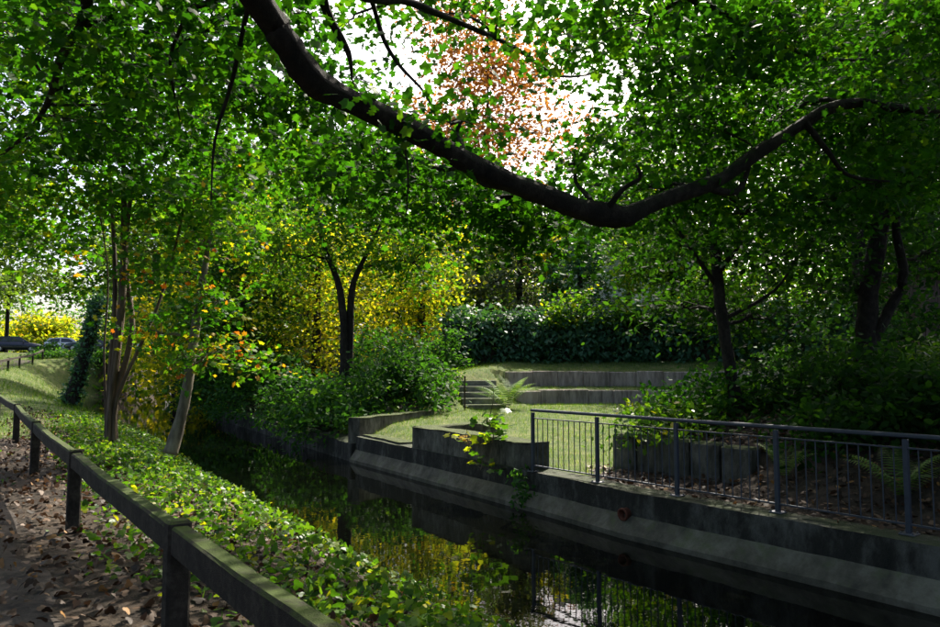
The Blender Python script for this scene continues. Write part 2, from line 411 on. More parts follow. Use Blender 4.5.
# fence line, and the earth path on its near side
FENCE = np.array([(3.1, -2.45), (.72, .85), (-1.60, 4.08), (-4.06, 7.61), (-6.72, 11.42), (-9.75, 15.85), (-12.9, 20.1), (-15.9, 24.3), (-18.8, 28.5), (-21.6, 32.7), (-24.3, 37.0), (-26.7, 41.3), (-28.8, 45.7), (-30.8, 50.1), (-32.6, 54.6), (-34.2, 58.6)])
fl, _ = smooth_path([(*p, 0) for p in FENCE], [1] * len(FENCE), 14)
tn = np.gradient(fl, axis=0)[:, :2]; tn = tn / np.linalg.norm(tn, axis=1, keepdims=True); nl = np.stack((-tn[:, 1], tn[:, 0]), -1)
W = np.linspace(.45, 4.2, 26)
W = W[None, :] + (np.convolve(RNG.normal(size=len(fl)), np.ones(5) / 5, 'same') * .28)[:, None] * np.linspace(1, 0, 26)[None, :] ** 2
PX = fl[:, 0][:, None] + nl[:, 0][:, None] * W; PY = fl[:, 1][:, None] + nl[:, 1][:, None] * W
PZ = ground_z(PX, PY) + .018 + .012 * np.sin(PX * 3.1 + PY * 1.7)
PZ[:, 0] -= .04; PZ[:, -1] -= .04
tag(link('path', grid_mesh('path', PX, PY, PZ, [M['path']])), kind='structure')

# water: one sheet in the canal bed
off = CANAL_W + 3.6
seg = np.gradient(WL, axis=0); seg = seg / np.linalg.norm(seg, axis=1, keepdims=True); nr = np.stack((seg[:, 1], -seg[:, 0]), -1)
wa, wb = WL + nr * .25, WL - nr * off
m, nt, N, L, P = newmat('canal_water')
P.inputs['Base Color'].default_value = (.0012, .0015, .001, 1); P.inputs['Roughness'].default_value = .02
P.inputs['IOR'].default_value = 1.33
n1 = noise(N, L, 2.2, 3, .5, (1, 1, 1)); bump(N, L, P, n1.outputs['Fac'], .10, .02)
M['water'] = m
mb = MB()
mb.add([(*p, WATER_Z) for p in wa] + [(*p, WATER_Z) for p in wb], [(i, i + 1, len(wa) + i + 1, len(wa) + i) for i in range(len(wa) - 1)])
tag(link('water', mb.mesh('water', M['water'])), kind='structure')

# road with the parked cars
ra = [(-75, 60), (-50, 67), (-25, 76), (5, 86)]
ra = [np.array(a) + (np.array(b) - np.array(a)) * k / 14 for a, b in zip(ra[:-1], ra[1:]) for k in range(15)]
mb = MB(); v = []
for i, (x, y) in enumerate(ra): v += [(x, y, gz(x, y) + .05), (x - 2, y + 9, gz(x - 2, y + 9) + .07)]
mb.add(v, [(2 * i, 2 * i + 2, 2 * i + 3, 2 * i + 1) for i in range(len(ra) - 1)])
tag(link('road', mb.mesh('road', M['asphalt'])), kind='structure')

# ------------------------------------------------------------------ canal wall, wing walls
def offset_line(pts, o):
    pts = np.array(pts, float); s = np.gradient(pts, axis=0); s /= np.linalg.norm(s, axis=1, keepdims=True)
    return pts + np.stack((s[:, 1], -s[:, 0]), -1) * o
def dense(pts, step):
    out = []
    for a, b in zip(pts[:-1], pts[1:]):
        n = max(1, int(np.hypot(*(b - a)) / step)); out += [a + (b - a) * i / n for i in range(n)]
    return np.array(out + [pts[-1]])
near_line = dense(WL[0:6], .35)
near_line = near_line[near_line[:, 1] > 1.0]
def sweep(mb, line, prof, jit=0.0):
    """prof: (offset, z) closed section swept along a ground line."""
    rows = []
    for o, z in prof:
        p = offset_line(line, o); jz = RNG.normal(size=len(p)) * jit
        rows.append(np.column_stack((p, np.full(len(p), z) + jz)))
    k, n = len(prof), len(line); V = np.array(rows).transpose(1, 0, 2).reshape(-1, 3)
    Fc = [(i * k + j, i * k + (j + 1) % k, (i + 1) * k + (j + 1) % k, (i + 1) * k + j) for i in range(n - 1) for j in range(k)]
    mb.add(V, Fc + [tuple(range(k)), tuple(range((n - 1) * k, n * k))])
cw = empty('canal_wall', (*near_line[len(near_line) // 2], WATER_Z), label='long dark stained concrete canal wall with sloping ledge coloured pale as if skylit above the water', cat='wall')
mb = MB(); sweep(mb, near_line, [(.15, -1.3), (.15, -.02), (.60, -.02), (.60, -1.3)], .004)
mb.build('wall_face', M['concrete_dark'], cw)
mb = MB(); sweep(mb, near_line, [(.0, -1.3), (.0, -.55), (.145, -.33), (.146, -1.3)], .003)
mb.build('ledge', M['concrete_skylit'], cw)  # colour paler than the wall stands for sky light on the slope
far_line = dense(WL[5:9], .9)
far_line[0] += (-.02, .04)
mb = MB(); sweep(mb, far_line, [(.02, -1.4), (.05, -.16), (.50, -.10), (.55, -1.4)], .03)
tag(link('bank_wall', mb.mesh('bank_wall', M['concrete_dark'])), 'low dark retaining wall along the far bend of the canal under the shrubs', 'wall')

def wall_run(mb, a, b, z0, z1, th, n=10, jit=.008):
    """Weathered wall between two ground points; its thickness lies to the right of a->b."""
    a, b = np.array(a, float), np.array(b, float); line = np.array([a + (b - a) * i / n for i in range(n + 1)])
    sweep(mb, line, [(0, z0), (0, z1 - .02), (.02, z1), (th - .02, z1), (th, z1 - .02), (th, z0)], jit)
lw = empty('low_wall', (-1.33, 15.3, -.05), label='L-shaped low mossy concrete wall at the edge of the lawn by the canal', cat='wall')
mb = MB(); wall_run(mb, (-1.22, 15.62), (.98, 12.10), -.25, .42, -.40); mb.build('front_leg', M['concrete'], lw)
mb = MB(); wall_run(mb, (-1.21, 15.63), (.42, 17.30), -.5, .417, .34); mb.build('side_leg', M['concrete'], lw)
ww = empty('wing_wall', (-2.67, 18.24, -.1), label='stained low concrete wing wall against the bushes left of the L-shaped wall', cat='wall')
mb = MB(); wall_run(mb, (-2.72, 18.15), (-1.05, 21.4), -.6, .42, -.34); mb.build('wall_face', M['concrete'], ww)
mb = MB(); wall_run(mb, (-2.62, 18.10), (-1.52, 16.2), -.6, .02, -.34); mb.build('sill', M['concrete'], ww)

# planter front wall made of upright concrete panels
def panel_wall(name, label, pts, z0, z1, th, mat, group=None, jit=.022):
    root = empty(name, (*pts[0], z0), label=label, cat='wall', group=group)
    for i, (a, b) in enumerate(zip(pts[:-1], pts[1:])):
        a, b = np.array(a), np.array(b); d = b - a; l = np.hypot(*d); d /= l; nrm = np.array((d[1], -d[0]))
        zz0, zz1 = (z0(i), z1(i)) if callable(z0) else (z0, z1)
        c = (a + b) / 2 + nrm * (th / 2 + RNG.uniform(-jit, jit)); ax = np.array(((d[0], -nrm[0], 0), (d[1], -nrm[1], 0), (0, 0, 1.)))
        dz = RNG.uniform(-.025, .02)
        MB().box((*c, (zz0 + zz1) / 2 + dz), (l - .04, th, zz1 - zz0), ax=ax, bevel=.03).build('panel', mat, root)
    return root
pl = [np.array((2.40, 12.62)) + (np.array((4.0, 10.5)) - np.array((2.40, 12.62))) * i / 5 for i in range(6)]
panel_wall('planter_wall', 'low wall of upright concrete panels behind the metal railing', [tuple(p) for p in pl][::-1], -.35, .52, .30, M['concrete'])
# round seating: two rings of board-marked concrete
def arc(r, a0, a1, n): return [tuple(RC + r * np.array((math.cos(math.radians(a0 + (a1 - a0) * i / n)), math.sin(math.radians(a0 + (a1 - a0) * i / n))))) for i in range(n + 1)]
panel_wall('seat_wall', 'lower curved concrete seat wall facing the round lawn', arc(7.1, 117, 20, 13), .0, .885, .36, M['concrete_board'])
panel_wall('seat_wall', 'upper curved concrete seat wall below the ivy hedge', arc(8.8, 113, 20, 14), .5, 1.53, .36, M['concrete_board'])

# stairs beside the seating
st = empty('stairs', (.5, 23.2, .2), label='short flight of mossy concrete steps beside the fern and shrubs', cat='stairs')
sd = np.array((-.17, .985)); sn = np.array((.985, .17))
for i in range(6):
    c = np.array((.55, 23.1)) + sd * (.38 * i + .25)
    MB().box((*c, .20 + .185 * i - .15), (1.35 + random.uniform(-.03, .03), .52, .5), ax=np.array(((sn[0], sd[0], 0), (sn[1], sd[1], 0), (0, 0, 1.))), bevel=.02).build('step', M['step'], st)
hp = empty('handrail_post', (-.16, 22.75, .1), label='thin rusty upright post at the foot of the steps', cat='post')
MB().tube([(-.16, 22.75, .1), (-.165, 22.76, 1.0), (-.16, 22.75, 1.36)], .028, 8).build('pole', M['bark_warm'], hp)
MB().tube([(-.16, 22.75, 1.355), (-.16, 22.75, 1.40)], .036, 8).build('cap', M['bark_warm'], hp)

# rusty outlet pipe in the ledge
pp = pixd(624, 514, 10.04); nv = np.array((-.80, -.60, -.10))
po = empty('outlet_pipe', pp, label='rusty round drain pipe sticking out above the canal ledge', cat='pipe')
mb = MB(); o_, i_ = [], []
axd = nv / np.linalg.norm(nv); aa = np.cross(axd, (0, 0, 1)); aa /= np.linalg.norm(aa); bb = np.cross(aa, axd)
V = []
for rr, dd in ((.075, -.25), (.075, .01), (.085, .01), (.085, .04), (.060, .04), (.060, -.25)):
    for k in range(20):
        an = 2 * math.pi * k / 20; V.append(pp + axd * dd + rr * (math.cos(an) * aa + math.sin(an) * bb))
mb.add(V, [(r * 20 + k, r * 20 + (k + 1) % 20, (r + 1) * 20 + (k + 1) % 20, (r + 1) * 20 + k) for r in range(5) for k in range(20)])
mb.build('pipe', M['rust'], po, True)
mb = MB(); mb.add([pp + axd * -.1 + .06 * (math.cos(2 * math.pi * k / 20) * aa + math.sin(2 * math.pi * k / 20) * bb) for k in range(20)], [tuple(range(20))])  # near-black disc stands for the shade inside the pipe
mb.build('shade_disc', M['dark'], po)

# ------------------------------------------------------------------ metal railing
rl = offset_line(dense(WL[1:5], .2), .33)
RA, RB = np.array((1.02, 11.98)), np.array((4.42, 7.50))
rdir = (RA - RB) / np.hypot(*(RA - RB))
RE = RB - rdir * 2.9
rail_len = np.hypot(*(RA - RE)); PB_ = np.hypot(*(RA - RB)) / 4
RTOP = 1.0
rr = empty('metal_railing', (*RA, -.02), label='dark grey metal railing with thin upright bars along the canal wall', cat='railing')
def on_rail(s): return RA - rdir * s
ang = math.atan2(rdir[1], rdir[0])
pm = MB().box((0, 0, .475), (.05, .05, .95), bevel=.004).mesh('post', M['steel'])
bm_ = MB().box((0, 0, .006), (.15, .15, .012), bevel=.003).mesh('base_plate', M['steel_light'])
nb = MB().tube([(0, 0, .10), (0, 0, .86)], .0075, 6).mesh('baluster', M['steel'])
bolt = MB().tube([(0, 0, .012), (0, 0, .030)], .010, 6).mesh('bolt', M['steel_light'])
for k in range(7):
    s = k * PB_
    if s > rail_len: break
    p = on_rail(s) - np.array(RA)
    po_ = link('post', pm, rr, (*p, 0), ang)
    bp = link('base_plate', bm_, po_, (0, 0, 0))
    for u, w in ((.055, .055), (-.055, .055), (.055, -.055), (-.055, -.055)): link('bolt', bolt, bp, (u, w, 0))
    if s + PB_ <= rail_len + .01:
        for j in range(1, 12):
            pj = on_rail(s + PB_ * j / 12) - np.array(RA)
            link('baluster', nb, rr, (*pj, 0))
        for nm, z, th in (('lower_rail', .10, .030), ('upper_rail', .86, .026)):
            a, b = on_rail(s + .026), on_rail(s + PB_ - .026); c = (a + b) / 2
            MB().box((*c, z - .02), (np.hypot(*(a - b)), .035, th * .6), rz=ang, bevel=.002).build(nm, M['steel'], rr)
c = (RA + RE) / 2
MB().box((*c, RTOP - .02 - .015), (rail_len + .08, .062, .045), rz=ang, bevel=.012).build('handrail', M['steel'], rr)

# ------------------------------------------------------------------ wooden fence
wf = empty('wooden_fence', (*FENCE[2], 0), label='low weathered wooden post and rail fence with mossy top beside the earth path', cat='fence')
PH = .84
for i, (x, y) in enumerate(FENCE):
    d = FENCE[min(i + 1, len(FENCE) - 1)] - FENCE[max(i - 1, 0)]; a = math.atan2(d[1], d[0]); z = gz(x, y)
    mb = MB().box((x, y, z + PH / 2 - .15), (.115, .125, PH + .3), rz=a + RNG.uniform(-.05, .05), bevel=.014)
    mb.build('post', M['wood'], wf)
    if i + 1 < len(FENCE):
        x2, y2 = FENCE[i + 1]; z2 = gz(x2, y2); e = np.array((x2 - x, y2 - y)); l = np.hypot(*e); e /= l
        n = 7; V = []; hw, hh = .048, .072
        for k in range(n + 1):
            t = (.06 + (l - .12) * k / n); sag = -.018 * math.sin(math.pi * k / n)
            cx, cy_, cz = x + e[0] * t, y + e[1] * t, z + (z2 - z) * t / l + PH - .10 + sag + RNG.normal() * .003
            nx, ny = -e[1], e[0]
            for u, w in ((-hw, -hh), (hw, -hh), (hw, hh * .8), (hw * .75, hh), (-hw * .75, hh), (-hw, hh * .8)):
                V.append((cx + nx * u, cy_ + ny * u, cz + w + RNG.normal() * .002))
        mb = MB(); mb.add(V, [(k * 6 + j, k * 6 + (j + 1) % 6, (k + 1) * 6 + (j + 1) % 6, (k + 1) * 6 + j) for k in range(n) for j in range(6)] + [tuple(range(6)), tuple(range(n * 6, n * 6 + 6))])
        mb.build('rail', M['wood'], wf)

# ------------------------------------------------------------------ trees
def trunk_mesh(mb, pts, rad, n=9, wob=.10):
    P_, R_ = smooth_path(pts, rad, 5)
    k0 = len(mb.v); mb.tube(P_, R_, n)
    for i in range(k0, len(mb.v)):                         # uneven bark
        v = np.array(mb.v[i]); j = (i - k0) // n; j = min(j, len(P_) - 1)
        mb.v[i] = tuple(P_[j] + (v - P_[j]) * (1 + RNG.uniform(-wob, wob)))
    return P_, R_
def twig(mb, a, b, r0, r1, n=5, k=4, sag=.08):
    a, b = np.array(a, float), np.array(b, float); l = np.linalg.norm(b - a)
    pts = [a + (b - a) * t + np.array((RNG.normal() * .045 * l, RNG.normal() * .045 * l, sag * l * math.sin(math.pi * t) + RNG.normal() * .03 * l)) * (0 < t < 1) for t in np.linspace(0, 1, k + 1)]
    pts, rd = smooth_path(pts, np.linspace(r0, r1, k + 1), 2)
    mb.tube(pts, rd, n)
    return list(pts)
def tree(name, label, stems, lobes, leaf, mat, bark, size, n_per=40, crad=.8, flat=.4, group=None, stem_name='trunk',
         extra_limbs=(), twigs=True, up=.55, droop=.25, cat='tree', tint=.22, shell=.3):
    """stems: [(points, radii)], lobes: [(centre, radii, number of sprays)]; every lobe gets its own limb."""
    base = stems[0][0][0]
    root = empty(name, base, label=label, cat=cat, group=group); nodes = []; nrad = []
    for pts, rad in stems:
        mb = MB(); P_, R_ = trunk_mesh(mb, pts, rad); nodes += list(P_[len(P_) // 4:]); nrad += list(R_[len(P_) // 4:])
        mb.build(stem_name, bark, root, True)
    for pts, rad in extra_limbs:
        mb = MB(); P_, R_ = trunk_mesh(mb, pts, rad, 7, .07); nodes += list(P_); nrad += list(R_); mb.build('limb', bark, root, True)
    nodes = np.array(nodes); nrad = np.array(nrad); allc = []
    for c, r, nc in lobes:
        C = ellip(c, r, nc, shell); allc.append(C)
        if twigs:
            cc = np.array(c); j = np.argmin(np.linalg.norm(nodes - cc, axis=1) + np.maximum(0, nodes[:, 2] - cc[2] + .2) * 1.5)
            r0 = min(nrad[j] * .7, .025 + .012 * np.linalg.norm(nodes[j] - cc)); mb = MB()
            main = twig(mb, nodes[j], cc, r0, r0 * .35, 6, 6)
            for q in C[:min(nc, 46)]:
                ds = [np.linalg.norm(q - m_) for m_ in main]; jj = max(1, int(np.argmin(ds)) - 1)
                twig(mb, main[jj], q, max(.006, r0 * .3), .004, 4, 3)
            mb.build('limb', bark, root)
    C = np.concatenate(allc)
    P, Nn, T, S, rnd = sprays(C, n_per, crad, size, flat, droop, up, tint)
    me = leaf_mesh('crown', P - np.array(root.location), Nn, T, S, leaf, mat, rnd)
    tag(link('crown', me, root), kind='stuff')
    return root
def G(x, y, dz=-.1): return (x, y, gz(x, y) + dz)

# the old tree whose bough sweeps across the picture; its trunk stands behind the path, out of frame
bough_px = [(285, 40, 5.5, 15), (312, 78, 5.8, 16), (345, 98, 6.1, 13), (398, 122, 6.5, 12.5), (432, 141, 6.75, 11), (470, 160, 7, 11.5), (505, 179, 7.25, 10.5), (548, 198, 7.6, 11), (578, 208, 7.8, 11), (604, 211, 8, 13), (626, 216, 8.1, 11), (652, 203, 8.25, 8.5), (700, 187, 8.6, 8.5), (724, 178, 8.75, 7), (757, 151, 9, 7.5), (800, 125, 9.3, 6), (828, 112, 9.5, 6.5), (860, 102, 9.7, 5), (905, 107, 10, 4.2), (940, 108, 10.3, 4), (1010, 98, 11, 3)]
B3 = [pixd(a, b, d) + RNG.normal(size=3) * .012 for a, b, d, w in bough_px]; BR = [w * d / F for a, b, d, w in bough_px]
tx, ty = -4.6, -1.6
bough = ([(tx, ty, 5.0), (-3.4, .6, 5.35), (-2.3, 3.0, 5.15), tuple(pixd(252, -6, 5.2))] + B3, [.24, .19, .14, .115] + BR)
def pth(*pts): return [pixd(*p) for p in pts]
limbs = [bough,
    ([(tx, ty, 6.2), (-3.2, 1.0, 6.6)] + pth((300, -60, 5.5), (420, 5, 7), (510, 45, 8.5), (560, 76, 9.4), (610, 70, 10.4)), [.16, .11, .06, .035, .026, .02, .01]),
    ([(tx, ty, 6.8), (-1.6, 2.5, 6.9)] + pth((640, -60, 6), (740, 20, 7.5), (830, 60, 9), (930, 50, 10.5)), [.15, .10, .06, .035, .025, .012]),
    ([(tx, ty, 5.6), (-4.6, 2.2, 5.6)] + pth((60, -50, 5.5), (60, 60, 7), (30, 130, 8.4), (-40, 185, 9.5)), [.14, .10, .06, .04, .025, .01]),
    ([(tx, ty, 5.9), (-3.4, 1.8, 6.0)] + pth((200, -60, 5), (185, 15, 6), (170, 62, 6.4), (180, 120, 6.6)), [.11, .08, .04, .02, .014, .007]),
    (pth((256, -14, 5.2), (247, 12, 5.7), (232, 82, 6.1), (215, 140, 6.2), (211, 205, 6.2)), [.035, .022, .018, .013, .005]),
    (pth((300, -60, 5.5), (318, -20, 6.2), (328, 15, 6.6), (348, 52, 6.8), (352, 80, 6.9)), [.05, .05, .045, .03, .01]),
    (pth((340, -45, 5.9), (366, -14, 6.4), (384, 40, 6.8), (400, 66, 6.9), (424, 92, 6.8), (436, 118, 6.7)), [.03, .022, .022, .018, .012, .01]),
    (pth((700, 186, 8.6), (735, 192, 8.8), (748, 170, 9.0), (752, 146, 9.2)), [.05, .045, .03, .012]),
    (pth((806, 124, 9.3), (828, 152, 9.2), (850, 176, 9.4), (900, 182, 9.8)), [.05, .035, .025, .012]),
    (pth((604, 214, 8), (622, 190, 7.8), (640, 178, 7.7), (636, 165, 7.6)), [.04, .03, .022, .012]),
    (pth((400, 127, 6.5), (408, 170, 6.6), (406, 215, 6.7)), [.014, .01, .005])]
lob = []
def px_lobes(spec):
    for a, b, d, rx, ry, rz, n in spec: lob.append((pixd(a, b, d), (rx, ry, rz), n))
px_lobes([(20, 40, 7.5, 1.0, .9, .55, 14), (110, 20, 6.5, .8, .8, .5, 18), (60, 120, 8, 1.0, .9, .5, 13), (160, 60, 8.5, .9, .9, .5, 14), (210, 30, 6.3, .7, .7, .45, 16),
          (130, 120, 9, 1.0, 1.0, .4, 11), (280, 20, 9, .9, .9, .5, 14), (250, 110, 9.5, 1.1, 1.0, .5, 18), (330, 120, 10, 1.1, .9, .5, 16), (390, 190, 9.5, 1.1, .9, .35, 20), (470, 205, 10, 1.1, .9, .32, 22),
          (300, 180, 10.5, 1.2, .9, .35, 18), (540, 225, 9.8, .9, .8, .3, 18), (430, 10, 8.5, 1.0, 1.0, .4, 8), (500, 10, 8, .8, .8, .3, 6), (600, 40, 9, .9, .9, .4, 10), (640, 120, 9.5, .7, .8, .45, 10),
          (650, 20, 7, .9, .9, .5, 18), (720, 50, 8, 1.0, .9, .5, 22), (800, 25, 8.5, 1.0, .9, .45, 20), (880, 40, 11.5, 1.2, 1.0, .6, 24), (940, 20, 8.5, .9, .9, .6, 20), (930, 120, 12, 1.1, .9, .5, 20),
          (690, 120, 10, .9, .9, .5, 18), (770, 110, 10.5, 1.0, .9, .5, 20), (860, 130, 10.5, 1.0, .9, .5, 20), (660, 190, 9.4, .7, .7, .3, 12), (740, 215, 10, 1.0, .8, .4, 18), (830, 200, 10.5, 1.0, .9, .45, 18), (920, 180, 11, 1.0, .9, .5, 18),
          (450, 120, 7.5, .6, .6, .2, 5), (560, 160, 8.5, .7, .7, .2, 6), (340, 150, 7, .6, .6, .25, 8), (410, 112, 6.2, .2, .15, .1, 1)])
for cx_, cy_, cz_, rr_, nn_ in [(-4.5, -2, 10, 3.2, 60), (-6, 3, 8.5, 2.4, 44), (-2, 3.5, 8.8, 2.2, 40), (1.5, 3.5, 8.6, 2.2, 44), (-1, -2, 8.5, 2.6, 46), (3.5, 0, 8.6, 2.6, 46), (4.8, 5, 7.8, 1.9, 40), (-7.5, -2, 8, 2.4, 40), (0, -6, 8, 3, 50), (-4, -7, 8, 3, 50), (-9, 2.5, 6, 1.8, 34), (-8, 6, 7, 1.8, 34)]:  # crown lobes above the view, added to shade the foreground
    lob.append(((cx_, cy_, cz_), (rr_, rr_, .9), nn_))
tree('overhanging_tree', 'big dark overhanging tree whose thick bough sweeps across the top of the view', [([(tx, ty, -.2), (tx + .05, ty, 2.5), (tx, ty + .1, 5.5), (tx - .2, ty, 8.5)], [.48, .36, .30, .18])],
     lob, 'star', M['lf_near'], M['bark'], .088, n_per=66, crad=.66, flat=.42, extra_limbs=limbs, tint=.25)

# multi-stemmed tree on the left bank
bx, by = -7.5, 15.45
stems = []
for i, (ox, oy, p1, p2, p3, r) in enumerate([(0, 0, (122, 300), (124, 210), (122, 90), .13), (-.16, .1, (115, 300), (112, 210), (100, 60), .085), (.14, .05, (132, 330), (126, 250), (140, 120), .10), (.22, -.1, (152, 320), (170, 268), (190, 180), .06), (-.05, -.16, (120, 330), (123, 250), (150, 60), .07), (-.3, .2, (104, 350), (107, 260), (80, 120), .035)]):
    ox, oy, r = ox * .55, oy * .55, r * .85; d = by + oy; pts = [G(bx + ox, by + oy), pixd(112 + ox * 40, 400, d), pixd(*p1, d), pixd(*p2, d + .2), pixd(*p3, d - .2 * i)]
    stems.append((pts, [r * 1.0, r * .8, r * .7, r * .55, r * .3]))
tree('multi_stem_tree', 'slender multi-stemmed tree with warm brown stems on the left bank', stems,
     [((-9.5, 15, 7.2), (2.4, 2.0, 1.3), 60), ((-6.8, 15.6, 7.5), (2.0, 1.8, 1.2), 50), ((-8.4, 15, 5.6), (2.2, 1.8, .9), 44), ((-6.2, 15, 5.2), (1.5, 1.3, .7), 26), ((-10.5, 16, 5.2), (1.6, 1.5, .8), 26), ((-9.2, 15.6, 4.3), (1.0, 1.0, .4), 9), ((-9.8, 15.5, 9), (2.5, 2, 1.2), 40), ((-5.4, 16.5, 7.0), (1.6, 1.6, 1.2), 34)],
     'star', M['lf_maple'], M['bark_warm'], .125, n_per=46, crad=.85, stem_name='stem')
# leaning trunk at the water's edge, autumn leaves
tree('leaning_tree', 'pale leaning trunk with orange and yellow autumn leaves at the water edge', [(pth((170, 454, 14.5), (179, 425, 14.6), (187, 390, 14.7), (193, 345, 14.9), (199, 305, 15.1), (207, 255, 15.5), (214, 200, 15.9)), [.15, .12, .105, .10, .09, .06, .03])],
     [(pixd(170, 268, 14.4), (.9, .9, .4), 12), (pixd(208, 355, 13.9), (.9, .8, .30), 13), (pixd(250, 356, 14.4), (.55, .5, .16), 6), (pixd(220, 300, 14.6), (.8, .8, .4), 11), (pixd(205, 235, 15), (1.2, 1.1, .5), 15), (pixd(150, 330, 14.8), (.5, .5, .25), 4)],
     'star', M['lf_autumn'], M['bark_pale'], .105, n_per=34, crad=.62, tint=.30)
# ivy-clad trunk, leaning
ip = pth((70, 404, 29), (80, 372, 29), (90, 335, 29), (98, 305, 29))
tree('ivy_clad_tree', 'leaning dead trunk thickly clad in dark ivy beyond the multi-stemmed tree', [(ip, [.30, .26, .22, .12])],
     [(p, (.20, .20, .40), 20) for p in smooth_path(ip, [1] * 4, 2)[0]], 'ivy', M['lf_ivy'], M['bark'], .13, n_per=26, crad=.26, flat=.9, up=.35, twigs=False, cat='tree')
# twin-stemmed tree on the slope left of the steps
tree('twin_stem_tree', 'dark twin-stemmed tree among yellow leaves above the left shrubs', [
    ([G(-4.3, 24.5), pixd(344, 350, 24.5), pixd(340, 290, 24.5), pixd(322, 240, 24.8), pixd(312, 180, 25)], [.15, .13, .12, .08, .04]),
    ([G(-4.1, 24.6), pixd(350, 350, 24.6), pixd(352, 290, 24.6), pixd(366, 255, 24.8), pixd(392, 200, 25)], [.13, .12, .11, .07, .03])],
    [((-5.5, 25, 8), (2.4, 2.2, 1.5), 70), ((-2.4, 25.5, 7.5), (2.0, 2.0, 1.4), 60), ((-4.2, 24.5, 6.0), (2.6, 1.8, 1.0), 60), ((-6.6, 24.5, 5.4), (1.6, 1.5, 1.0), 36), ((-1.8, 25, 5.2), (1.4, 1.4, .9), 34), ((-4, 25.5, 10), (2.6, 2.4, 1.4), 60)],
    'oval', M['lf_fresh'], M['bark'], .17, n_per=36, crad=.8)
# the trees on the right bank
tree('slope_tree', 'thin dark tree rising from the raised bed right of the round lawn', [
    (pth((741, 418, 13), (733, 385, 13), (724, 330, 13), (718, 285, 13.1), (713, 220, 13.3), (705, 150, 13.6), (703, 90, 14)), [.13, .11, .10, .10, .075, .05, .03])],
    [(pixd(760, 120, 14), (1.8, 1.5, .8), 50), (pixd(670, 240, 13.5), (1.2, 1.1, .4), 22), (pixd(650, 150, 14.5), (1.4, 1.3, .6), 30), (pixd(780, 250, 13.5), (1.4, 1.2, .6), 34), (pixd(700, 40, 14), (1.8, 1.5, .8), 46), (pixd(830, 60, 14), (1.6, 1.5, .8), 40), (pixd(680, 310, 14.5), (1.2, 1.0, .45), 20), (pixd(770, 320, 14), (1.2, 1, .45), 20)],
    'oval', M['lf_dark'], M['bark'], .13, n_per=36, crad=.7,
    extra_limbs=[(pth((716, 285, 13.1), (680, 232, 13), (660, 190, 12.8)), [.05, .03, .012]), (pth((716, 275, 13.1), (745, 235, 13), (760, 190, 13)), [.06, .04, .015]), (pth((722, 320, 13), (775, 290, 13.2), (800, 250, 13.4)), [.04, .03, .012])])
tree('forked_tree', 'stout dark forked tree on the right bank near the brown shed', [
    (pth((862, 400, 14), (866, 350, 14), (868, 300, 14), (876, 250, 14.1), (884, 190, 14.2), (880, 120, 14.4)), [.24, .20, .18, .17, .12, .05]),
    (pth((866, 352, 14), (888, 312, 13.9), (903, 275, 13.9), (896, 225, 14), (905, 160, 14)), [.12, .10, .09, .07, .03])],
    [(pixd(850, 150, 14.5), (1.6, 1.5, .9), 46), (pixd(930, 180, 14), (1.3, 1.3, .9), 40), (pixd(800, 220, 15), (1.2, 1.2, .6), 28), (pixd(950, 60, 14), (1.8, 1.6, 1.0), 46), (pixd(870, 60, 15), (1.8, 1.5, 1.0), 46), (pixd(930, 255, 14.5), (1.0, 1.0, .5), 20), (pixd(820, 285, 14.5), (1.0, 1.0, .5), 20), ((7, 10.5, 8.5), (2.4, 2.2, 1.0), 70), ((9.5, 12, 9), (2.2, 2.2, 1.2), 60), ((8.5, 8, 7.5), (1.8, 1.8, .9), 46)],  # the last, overhead lobes are added to keep sky light off the bank
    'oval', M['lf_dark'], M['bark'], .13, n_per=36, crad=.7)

# background trees: (name, label, x, y, height, crown radius, material, leaf size, sprays, crown start share)
def back_tree(name, label, x, y, h, cr, mat, size, n, lo=.3, bark='bark', n_per=34, tr=.18, group=None, leaf='rhomb', lean=0, nlobe=7):
    g = gz(x, y); top = g + h
    stems = [([(x, y, g - .15), (x + lean * .3, y, g + h * .3), (x + lean * .7, y, g + h * .6), (x + lean, y, g + h * .92)], [tr * 1.3, tr, tr * .7, tr * .2])]
    lobes = []
    for i in range(nlobe):
        t = (i + .5) / nlobe; a = i * 2.4 + x; zz = g + h * (lo + (1 - lo) * t * .92)
        rad = cr * (.55 + .45 * math.sin(math.pi * min(1, .25 + t * .75)))
        lobes.append(((x + lean * t + math.cos(a) * rad * .5, y + math.sin(a) * rad * .5, zz), (rad * .72, rad * .72, h * (1 - lo) / nlobe * .9), max(6, n // nlobe)))
    return tree(name, label, stems, lobes, leaf, M[mat], M[bark], size, n_per=n_per, crad=cr * .30, group=group, flat=.5)
